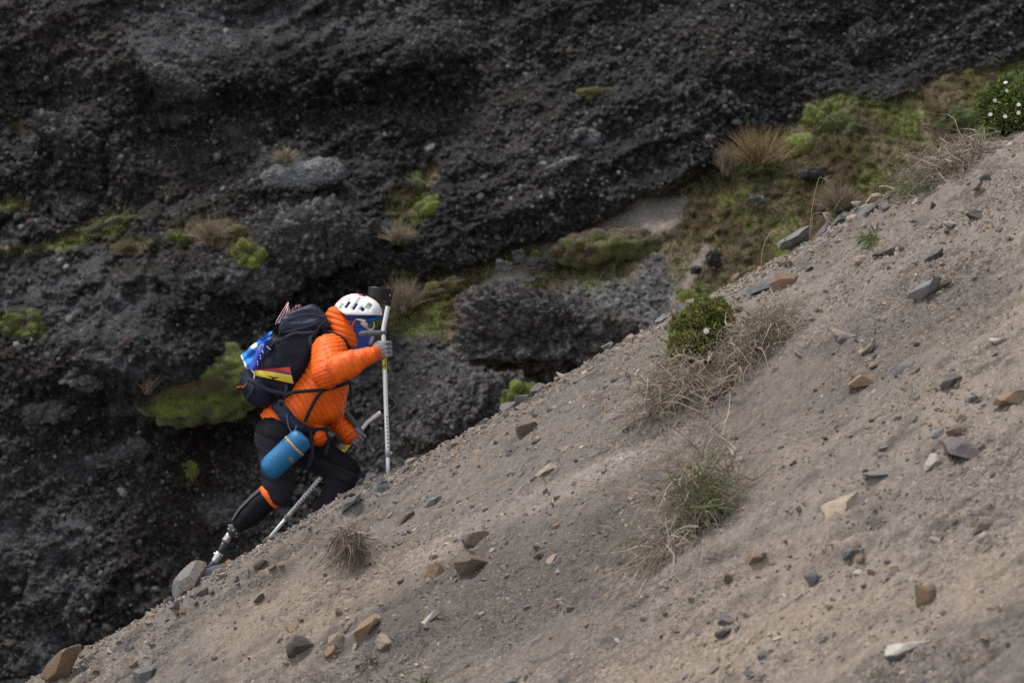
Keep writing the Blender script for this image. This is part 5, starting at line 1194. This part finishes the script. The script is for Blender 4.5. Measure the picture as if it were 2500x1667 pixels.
# ------------------------------------------------------------------ crutches
alu = mat("crutch_aluminium", (.72, .73, .75), .35, metal=.30, noise=[(18, (.62, .63, .65), .5)]); alu2 = mat("white_crutch_tube", (.74, .75, .77), .4, metal=.1); grip_mat = mat("grip_rubber", (.085, .085, .088), .65, bump=[(150, .2, .002)]); cuff_pl = mat("cuff_plastic", (.012, .012, .013), .45, spec=.4)
ylab = mat("yellow_label", (.72, .60, .06), .5); ink = mat("label_ink", (.02, .02, .02), .6); hole_mat = mat("hole_dark", (.01, .01, .01), .9)
def text_geo(txt, size):
    cu = bpy.data.curves.new("lettering", 'FONT'); cu.body = txt; cu.size = size; cu.align_x = 'CENTER'; cu.align_y = 'CENTER'; cu.offset = size * .02
    ob = bpy.data.objects.new("lettering", cu); COL.objects.link(ob); dg = bpy.context.evaluated_depsgraph_get(); me = ob.evaluated_get(dg).to_mesh(); me.calc_loop_triangles()
    v = np.array([q.co[:] for q in me.vertices]); f = np.array([t.vertices[:] for t in me.loop_triangles]); bpy.data.objects.remove(ob); bpy.data.curves.remove(cu)
    return v, f
def crutch(P, label, cuff_side, grip_to, cuff_front, hole_rng, lab_c, txt_flip=1, inner=False):
    T = Thing("crutch", P[0], label, "crutch", "forearm crutches")
    ax = unit(P[3] - P[1]); m0 = P[1]
    n = 40; up = np.concatenate([np.linspace(P[1], P[3], 20)[:-1], spline([P[3], P[4], P[5], P[6]], 12)])
    v, f = tube(up, RS, 18); sh = T.part("shaft", v, f, alu)
    v, f = tube([P[0] - ax * .02, P[1] + ax * .03], [RS - .0022] * 2, 18); T.part("lower_tube", v, f, alu2)
    v, f = tube([P[1] - ax * .012, P[1] - ax * .010, P[1] + ax * .010, P[1] + ax * .012], [RS, RS + .0022, RS + .0022, RS], 18); T.part("collar", v, f, mat("grey_collar", (.22, .22, .24), .6))
    v, f = tube([P[0] - ax * .035, P[0] - ax * .03, P[0] + ax * .005, P[0] + ax * .012], [.018, .021, .0165, .0145], 18); T.part("rubber_tip", v, f, grip_mat)
    vw = np.array([0, -1., 0]); vw = unit(vw - ax * vw.dot(ax)); hs = []
    sd = np.cross(ax, vw)
    for t in np.linspace(*hole_rng):
        c = P[1] + (P[3] - P[1]) * t; nn = unit(vw * .97 + sd * .2); v, f = tube([c + nn * (RS - .002), c + nn * (RS + .0006)], .0038, 10); hs.append((v, f))
    for i, (v, f) in enumerate(hs): T.part("adjustment_hole", v, f, hole_mat, parent=sh)
    # label wrapped round the tube
    c = P[1] + (P[3] - P[1]) * lab_c; H = .058
    v, f = tube([c - ax * H, c + ax * H], RS + .0006, 18); lb = T.part("yellow_label", v, f, ylab)
    tv, tf = text_geo("SUPER", .030); a = tv[:, 1] / RS * 1.0; e = np.cross(ax, vw) * txt_flip
    tp = c + ax * tv[:, :1] * 1.15 + (vw[None] * np.cos(a)[:, None] - e[None] * np.sin(a)[:, None]) * (RS + .0013); T.part("lettering", tp, tf, ink, parent=lb, smooth=False)
    # grip
    g0 = P[3] - ax * 0.0; gd = unit(grip_to - g0); v, f = tube([g0 + gd * t for t in (-.018, -.012, .012, .02, .045, .09, .118, .130, .134)], [.010, .015, .016, .014, .0155, .0175, .0165, .012, .004], 18); T.part("hand_grip", v, f, grip_mat)
    # forearm cuff: an open ring at the head of the bent tube
    top = P[6]; bx = unit(P[6] - P[5]); v, f = tube([top - bx * .03, top + bx * .01, top + bx * .055, top + bx * .062], [.0135, .0155, .0155, .012], 14); br = T.part("cuff_bracket", v, f, cuff_pl)
    cd = unit(cuff_side - bx * cuff_side.dot(bx)); cz = np.cross(bx, cd); R = .055; cc = top + bx * .03 + cd * (R + .010)
    a0 = np.linspace(math.radians(cuff_front[0]), math.radians(cuff_front[1]), 40); hgt = .034
    rows = []
    for hh, rad in ((-hgt, R + .003), (-hgt, R), (-hgt * .3, R - .002), (hgt * .8, R + .001), (hgt, R + .004), (hgt, R + .008), (hgt * .6, R + .006), (-hgt * .5, R + .0055)):
        env = 1 - .35 * np.abs(np.linspace(-1, 1, 40)) ** 3
        rows.append(np.array([cc - cd * math.cos(t) * rad + cz * math.sin(t) * rad + bx * hh * e_ for t, e_ in zip(a0, env)]))
    A = np.array(rows + rows[:1]); V = A.reshape(-1, 3); T.part("forearm_cuff", V, grid_faces(9, 40), cuff_pl)
    v, f = tube([top + bx * .03 + np.array([0, -.014, 0]), top + bx * .03 + np.array([0, -.019, 0])], .005, 10); T.part("rivet", v, f, steel, parent=br)
    return T
crutch(C1, "upright silver crutch gripped in front with black cuff above the helmet brim", np.array([-1., -.1, 0]), J(870, 816, -.31), (-165, 165), (.067, .312, 9), .785)
crutch(C2, "slanted silver crutch in the far hand reaching back behind the legs", np.array([-.3, -.2, 1.]), J(846, 1010, C2d - .01), (-120, 120), (.07, .46, 14), .775)

# ------------------------------------------------------------------ backpack
T = Thing("backpack", J(650, 1000, 0), "dark navy climbing backpack with flags tied on the climber's back", "backpack")
pack_mat = mat("pack_nylon", (.010, .011, .023), .6, spec=.22, noise=[(7, (.006, .007, .014), .7)], bump=[(28, .3, .012), (300, .2, .002)])
lid_mat = mat("pack_lid_nylon", (.007, .015, .037), .5, spec=.27, noise=[(8, (.005, .009, .022), .7)], bump=[(28, .35, .014), (300, .2, .002)])
web_s = mat("seam_piping", (.022, .026, .038), .7); web = mat("webbing", (.030, .027, .042), .8, bump=[(260, .4, .002)]); web2 = mat("dark_webbing", (.011, .010, .016), .8, bump=[(260, .4, .002)])
al = math.radians(31); M1 = np.array([[math.cos(al), 0, math.sin(al) * -1 * -0], [0, 1, 0], [0, 0, 1]])
a_ = unit(np.array([.515, 0, .858])); b_ = np.array([a_[2], 0, -a_[0]]); M1 = np.array([b_, [0, 1, 0], a_])
def fabric(V, F, amp, sc, seed):
    N = vnormals(V, F); return V + N * (amp * fbm(V * sc, 3, seed) - amp * 1.2 * np.abs(fbm(V * np.array(sc) * .7 + 9, 3, seed + 1)))[:, None]
V, F = build([(rbox(J(706, 880, 0), (.118, .150, .215), .07, M1), .03), (ell(J(668, 905, 0), (.09, .14, .15), M1), .06)], .0065, .03); V = fabric(V, F, .009, (5, 5, 9), 501); bodyo = T.part("main_body", V, F, pack_mat)
al = math.radians(17); M2 = np.array([[math.cos(al), 0, math.sin(al)], [0, 1, 0], [-math.sin(al), 0, math.cos(al)]])
def smax(a, b, k): return -smin(-a, -b, np.float32(k))
def cut_lid(d, X, Y, Z):
    for a, b in (((672, 812), (697, 758)), ((690, 764), (748, 741)), ((770, 741), (812, 784)), ((664, 828), (800, 806))):
        q = line_cut(a, b, 1)(X, Y, Z) * (1 if b != (800, 806) else -1); d = smax(d, q, .035)
    A, B = J(0, 0, -.150)[1], J(0, 0, .150)[1]
    return smax(d, np.abs(Y - Y0) - .146 + .35 * np.clip(Z - J(0, 790)[2], 0, 1), .03)
V, F = build([(rbox(J(741, 786, 0), (.150, .148, .095), .030, M2), .02)], .0055, .03, cut=cut_lid); V = fabric(V, F, .014, (5, 5, 14), 503); lido = T.part("lid", V, F, lid_mat)
for pts in ([J(683, 822, -.155), J(686, 800, -.158), J(700, 782, -.152), J(730, 771, -.145), J(765, 768, -.140), J(790, 778, -.13)], [J(690, 812, -.160), J(720, 806, -.162), J(755, 796, -.158), J(782, 784, -.145)]):
    v, f = tube(spline(pts, 24), .0035, 8); T.part("lid_seam", v, f, web_s)
al = math.radians(-18); M3 = np.array([[math.cos(al), 0, math.sin(al)], [0, 1, 0], [-math.sin(al), 0, math.cos(al)]])
V, F = build([(ell(J(640, 950, 0), (.118, .155, .105), M3), .03), (ell(J(625, 930, 0), (.085, .13, .075), M3), .05)], .0065, .03); V = fabric(V, F, .008, (6, 6, 9), 505); T.part("bottom_pocket", V, F, lid_mat)
# lid buckles, cord loop, zip pulls
def strap(name, pts, w, m=web, wd=(0, 0, 1), n=24, parent=None, th=.0025):
    v, f = ribbon(spline(pts, n), w, th, wd); return T.part(name, v, f, m, parent=parent)
strap("side_strap", [J(664, 826, -.13), J(652, 860, -.155), J(642, 888, -.160), J(634, 908, -.16)], .016, web, (1, 0, .35))
strap("lid_strap", [J(676, 838, -.14), J(700, 822, -.166), J(718, 814, -.168), J(742, 813, -.166), J(760, 812, -.165), J(779, 808, -.15)], .017, web, (.1, 0, 1))
strap("compression_strap", [J(606, 925, -.13), J(622, 934, -.155), J(650, 949, -.168), J(675, 957, -.165), J(700, 962, -.155)], .022, web, (.3, 0, 1))
strap("compression_strap", [J(608, 934, -.13), J(618, 945, -.155), J(611, 962, -.155), J(604, 972, -.14)], .016, web, (1, 0, .3))
strap("load_strap", [J(764, 813, -.16), J(757, 830, -.175), J(762, 848, -.18), J(766, 866, -.18), J(763, 884, -.175)], .017, web, (1, 0, .1))
strap("load_strap", [J(768, 822, -.16), J(780, 800, -.158), J(800, 782, -.13)], .018, web, (.5, 0, 1))
strap("pocket_strap", [J(700, 940, -.16), J(698, 955, -.165), J(694, 972, -.16)], .016, web, (1, 0, 0))
strap("shoulder_strap", [J(782, 808, -.10), J(803, 814, -.135), J(822, 822, -.150), J(840, 836, -.150), J(850, 852, -.145), J(853, 872, -.13)], .040, web2, (.5, .2, -.9), th=.012)
strap("shoulder_strap", [J(782, 808, .10), J(803, 814, .135), J(822, 822, .150), J(840, 836, .150), J(850, 852, .145), J(853, 872, .13)], .040, web2, (.5, -.2, -.9), th=.012)
strap("chest_strap", [J(694, 966, -.165), J(715, 958, -.192), J(750, 954, -.203), J(786, 951, -.203), J(815, 945, -.183), J(842, 936, -.125), J(856, 931, -.05)], .020, web2, (.1, 0, 1), th=.004)
strap("chest_strap", [J(694, 966, .165), J(750, 954, .19), J(786, 951, .19), J(842, 936, .11), J(852, 931, .05), J(852, 931, -.05)], .020, web2, (.1, 0, 1), th=.004)
strap("lower_strap", [J(789, 949, -.207), J(772, 972, -.207), J(757, 1000, -.207), J(744, 1030, -.198)], .020, web2, (1, 0, .3), th=.004)
strap("loose_strap", [J(853, 931, -.06), J(856, 950, -.055), J(855, 975, -.055), J(859, 994, -.055)], .011, web2, (1, 0, 0))
strap("hip_belt", [J(668, 985, -.13), J(688, 1002, -.175), J(706, 1026, -.186), J(728, 1044, -.184), J(752, 1052, -.170), J(784, 1052, -.10), J(800, 1050, 0)], np.interp(np.linspace(0, 1, 24), [0, .25, .55, .75, 1], [.055, .075, .075, .04, .03]), lid_mat, (.55, 0, .75), th=.016)
strap("hip_belt", [J(668, 985, .13), J(688, 1002, .175), J(706, 1026, .186), J(728, 1044, .184), J(752, 1052, .170), J(784, 1052, .10), J(800, 1050, 0)], np.interp(np.linspace(0, 1, 24), [0, .25, .55, .75, 1], [.055, .075, .075, .04, .03]), lid_mat, (.55, 0, .75), th=.016)
strap("leg_loop", [J(790, 1042, -.12), J(797, 1062, -.09), J(800, 1085, -.05), J(794, 1110, -.04)], .022, web, (1, 0, .2), th=.004)
strap("leg_loop", [J(756, 1052, -.17), J(760, 1078, -.15), J(762, 1105, -.13), J(752, 1140, -.10), J(738, 1148, -.06)], .024, web, (1, 0, .2), th=.004)
v, f = rbox, None
for (bx_, by_) in [(681, 832), (787, 950), (687, 980)]:
    v, f = build([rbox(J(bx_, by_, -.185 if bx_ > 700 else -.170), (.017, .007, .011), .003)], .003); T.part("buckle", v, f, cuff_pl)
loop = spline([J(764, 748, -.06), J(776, 752, -.10), J(781, 760, -.12), J(774, 765, -.125), J(767, 758, -.11), J(765, 750, -.07)], 22); v, f = tube(loop, .002, 7); T.part("cord_loop", v, f, web)
v, f = tube(spline([J(603, 930, -.10), J(600, 938, -.125), J(594, 946, -.12), J(591, 942, -.11)], 12), .0025, 7); T.part("zip_pull", v, f, strap_m)
v, f = tube(spline([J(589, 943, -.08), J(583, 945, -.085), J(578, 945, -.085)], 6), .004, 7); T.part("zip_pull", v, f, strap_m)

# ------------------------------------------------------------------ blue stuff sack hanging from the pack
T = Thing("stuff_sack", J(655, 1160, -.28), "teal blue cylindrical stuff sack with a tan zip hanging below the backpack", "stuff sack")
sack_mat = mat("blue_sack_nylon", (.008, .135, .30), .5, spec=.4, noise=[(10, (.006, .105, .25), .5)], bump=[(45, .3, .008), (220, .15, .002)])
S0, S1 = J(650, 1154, -.28), J(741, 1067, -.28); ax = unit(S1 - S0); Ls = np.linalg.norm(S1 - S0)
prof = [(0, .002), (.004, .025), (.012, .045), (.028, .058), (.05, .0625), (.10, .064), (.16, .0635), (.20, .0645), (.215, .062), (.22, .063), (.25, .0625), (.268, .056), (.276, .040), (.280, .02), (.281, .002)]
st = np.linspace(0, 1, 40); pr = np.array(prof); tt = np.interp(st, np.linspace(0, 1, len(pr)), pr[:, 0]); rr = np.interp(st, np.linspace(0, 1, len(pr)), pr[:, 1]) * 1.07; tt = (tt - .1405) * 1.07 + .1405
v, f = tube([S0 + ax * (t - .281 / 2 + Ls / 2) for t in tt], rr, 48); cen = S0 + np.outer((v - S0) @ ax, ax); nn = unit(v - cen + 1e-6); v = v + nn * (.0022 * fbm(v * 26, 3, 511) + .0035 * fbm(v * np.array([9, 9, 9]), 2, 512))[:, None]; T.part("sack_body", v, f, sack_mat)
zc = S0 + ax * (.212 - .281 / 2 + Ls / 2); v, f = tube([zc - ax * .007, zc - ax * .006, zc + ax * .006, zc + ax * .007], [.066, .0710, .0710, .066], 48, caps=False); T.part("zip_band", v, f, mat("tan_zip", (.50, .30, .11), .7, bump=[(200, .3, .003)]))
vw = unit(np.array([0, -1., 0])); e = np.cross(ax, vw)
lg = []
for (u0, u1, h0, h1) in [(-.012, -.006, -.010, .010), (-.006, .0, .004, .010), (.004, .010, -.010, .010), (.010, .016, -.010, -.004), (.016, .020, -.010, .006)]:
    g = np.array([(a, b) for a in np.linspace(u0, u1, 3) for b in np.linspace(h0, h1, 5)]); c = zc - ax * .060; an = (g[:, 0]) / .066 + .62
    lg.append((c + ax * g[:, 1:] + (vw[None] * np.cos(an)[:, None] + -e[None] * np.sin(an)[:, None] * -1) * .0715, grid_faces(3, 5)))
v, f, _ = join(lg); T.part("gold_logo", v, f, mat("gold_print", (.42, .27, .05), .6), kind="stuff")
cord = mat("cord_grey", (.09, .085, .095), .8)
for pts in ([J(700, 1010, -.20), J(703, 1035, -.215), J(710, 1052, -.225), J(718, 1060, -.24)], [J(726, 1040, -.20), J(716, 1055, -.22), J(702, 1070, -.23), J(672, 1105, -.25), J(641, 1124, -.26)], [J(724, 1038, -.2), J(720, 1050, -.22), J(716, 1062, -.24)]):
    v, f = ribbon(spline(pts, 14), .007, .002, (1, 0, .4)); T.part("hanging_strap", v, f, cord)
v, f = tube(spline([J(704, 1066, -.345), J(695, 1073, -.35), J(689, 1082, -.345)], 8), .002, 6); T.part("zip_pull", v, f, cord)

# ------------------------------------------------------------------ flags
cloth_m = mat("flag_cloth", attr=True, rough=.65, sheen=.2, translucent=.12, bump=[(50, .25, .006)])
def flag(name, label, c00, c10, c01, c11, colfn, waves, nu=80, nv=50, out=(0, -1, 0)):
    u, v = np.meshgrid(np.linspace(0, 1, nu), np.linspace(0, 1, nv), indexing='ij'); u, v = u.ravel()[:, None], v.ravel()[:, None]
    P = c00 * (1 - u) * (1 - v) + c10 * u * (1 - v) + c01 * (1 - u) * v + c11 * u * v; P = P + np.array(out) * waves(u, v)
    T = Thing(name, P.mean(0), label, "flag", "small flags tied to the backpack")
    F = grid_faces(nu, nv); n = len(P); N = vnormals(P, F); B = P + N * .0015; C = colfn(u[:, 0], v[:, 0])
    T.part("cloth", np.concatenate([P, B]), np.concatenate([F, F[:, ::-1] + n]), cloth_m, np.concatenate([C, C]))
    return T, P.reshape(nu, nv, 3), N.reshape(nu, nv, 3)
sel = lambda conds, cols: np.select([c[:, None] for c in conds[:-1]], [np.array(c)[None] for c in cols[:-1]], np.array(cols[-1])[None] * np.ones((len(conds[0]), 1)))
def ecu(u, v):
    yb = lerp(.93, .50, u ** .8); bb = lerp(.94, .63, u ** .9); return sel([v < yb, v < bb, v < 9], [(.80, .60, .05), (.03, .035, .16), (.34, .018, .016)])
T, P, N = flag("small_flag", "yellow blue and red flag tied across the lower backpack", J(619, 915, -.170), J(717, 936, -.19), J(622, 903, -.170), J(708, 896, -.19), ecu, lambda u, v: .010 * np.sin(u * 7 + v * 2) + .014 * np.sin(np.pi * u) + .016 * np.sin(np.pi * np.clip(v, 0, 1)) * u)
# sag of the lower edge is in the corners; emblem: a dark spread winged bird
def bil(G, u, v):
    a, b = u * (G.shape[0] - 1), v * (G.shape[1] - 1); i, k = int(min(a, G.shape[0] - 2)), int(min(max(b, 0), G.shape[1] - 2)); a -= i; b -= k
    return G[i, k] * (1 - a) * (1 - b) + G[i + 1, k] * a * (1 - b) + G[i, k + 1] * (1 - a) * b + G[i + 1, k + 1] * a * b
em = []
for s in (-1, 1):
    x = np.linspace(0, 1, 10); top = .10 + .16 * np.sin(x * np.pi * .80 + .25); bot = top - (.16 * (1 - x) ** .7 + .012)
    em.append((np.array([bil(P, .50 + s * q * .16, h) + np.array([0, -.003, 0]) for q, h in list(zip(x, top)) + list(zip(x, bot))]), np.array([[i, i + 1, i + 11, i + 10] for i in range(9)])))
em.append((np.array([bil(P, .5 + a, h) + np.array([0, -.0032, 0]) for a, h in ((-.03, .22), (.03, .22), (.035, .02), (-.035, .02))]), np.array([[0, 1, 2, 3]])))
v, f, _ = join(em); T.part("emblem", v, f, mat("emblem_brown", (.05, .025, .015), .7), kind="stuff")
v, f = tube(spline([J(612, 898, -.165), J(616, 905, -.185), J(621, 912, -.188), J(620, 925, -.18)], 10), .0042, 8); T.part("tie_cord", v, f, mat("white_cord", (.7, .68, .66), .7))
fblue = (.015, .24, .75)
T, P, N = flag("small_flag", "sky blue and white striped flag bunched on the back of the pack", J(603, 902, -.11), J(664, 822, -.115), J(587, 868, -.07), J(634, 826, -.06), lambda u, v: sel([u < .05, u < .50, u < .76, u < 9], [(.78, .78, .78), fblue, (.72, .74, .80), fblue]), lambda u, v: .02 * np.sin(u * 9 + v * 4) + .012 * np.sin(v * 10 + u * 3))
u, w = np.meshgrid(np.linspace(0, 1, 20), np.linspace(0, 1, 8), indexing='ij'); v = np.array([J(629 + 37 * a - 4 * b, 833 - 27 * a + 17 * b * (1 - .55 * a) + 2.5 * math.sin(7 * a), -.10 - .02 * math.sin(6 * a + b)) for a, b in zip(u.ravel(), w.ravel())]); f = grid_faces(20, 8); T.part("folded_corner", v, f, mat("sky_blue_cloth", fblue, .65))
T, P, N = flag("small_flag", "royal blue flag with white marks rolled beside the sky blue one", J(605, 900, -.150), J(637, 833, -.155), J(630, 902, -.175), J(664, 828, -.180), lambda u, v: np.tile(np.array([.012, .055, .42]), (len(u), 1)) * (.8 + .2 * np.cos(v * 3))[:, None], lambda u, v: .028 * np.sin(np.pi * v) + .008 * np.sin(u * 12 + v * 3))
wm_ = mat("white_print", (.75, .76, .8), .6)
t = np.linspace(0, 2 * np.pi, 22); oc = P[61, 16] + np.array([0, -.006, 0]); d1, d2 = unit(np.array([.6, 0, .8])), unit(np.array([-.8, 0, .6])); v, f = tube([oc + d1 * .019 * math.cos(q) + d2 * .0075 * math.sin(q) for q in t], .0016, 6, caps=False); T.part("white_ring_mark", v, f, wm_)
for (i, j, s) in [(49, 31, .006), (45, 37, .005), (36, 33, .005), (29, 39, .005), (20, 31, .005), (13, 37, .0045)]:
    v, f = ICO[1]; T.part("white_mark", v * np.array([s * .6, .0012, s * 1.3]) + P[i, j] + np.array([0, -.004, 0]), f, wm_)
v, f = tube(spline([J(651, 844, -.19), J(656, 850, -.19), J(661, 853, -.185)], 6), .0028, 7); T.part("tie_cord", v, f, mat("white_cord_b", (.7, .68, .66), .7))
stripe = lambda u, v: np.where((np.floor(v * 7) % 2 == 0)[:, None], np.array([.50, .02, .025])[None], np.array([.74, .70, .70])[None])
T, P, N = flag("small_flag", "red and white striped flag standing up behind the pack lid", J(672, 792, -.02), J(703.5, 735, -.01), J(712, 775, .0), J(708, 757, .0), lambda u, v: stripe(u, v), lambda u, v: .012 * np.sin(u * 6 + v * 5))
v, f, c = [], [], []
u, w = np.meshgrid(np.linspace(0, 1, 40), np.linspace(0, 1, 8), indexing='ij'); P = np.array([J(706 + 29 * a, 763 - 16 * a - 7 * b + 2 * math.sin(a * 8), .05 - .02 * b) for a, b in zip(u.ravel(), w.ravel())])
cc = np.where((np.floor(u.ravel() * 8) % 2 == 0)[:, None], np.array([.74, .70, .70])[None], np.array([.50, .02, .025])[None]); T.part("folded_end", P, grid_faces(40, 8), cloth_m, cc)
v, f = tube([J(672, 792, .02), J(676, 782, .02), J(704, 736, .03)], .002, 6); T.part("flag_stick", v, f, wm_)
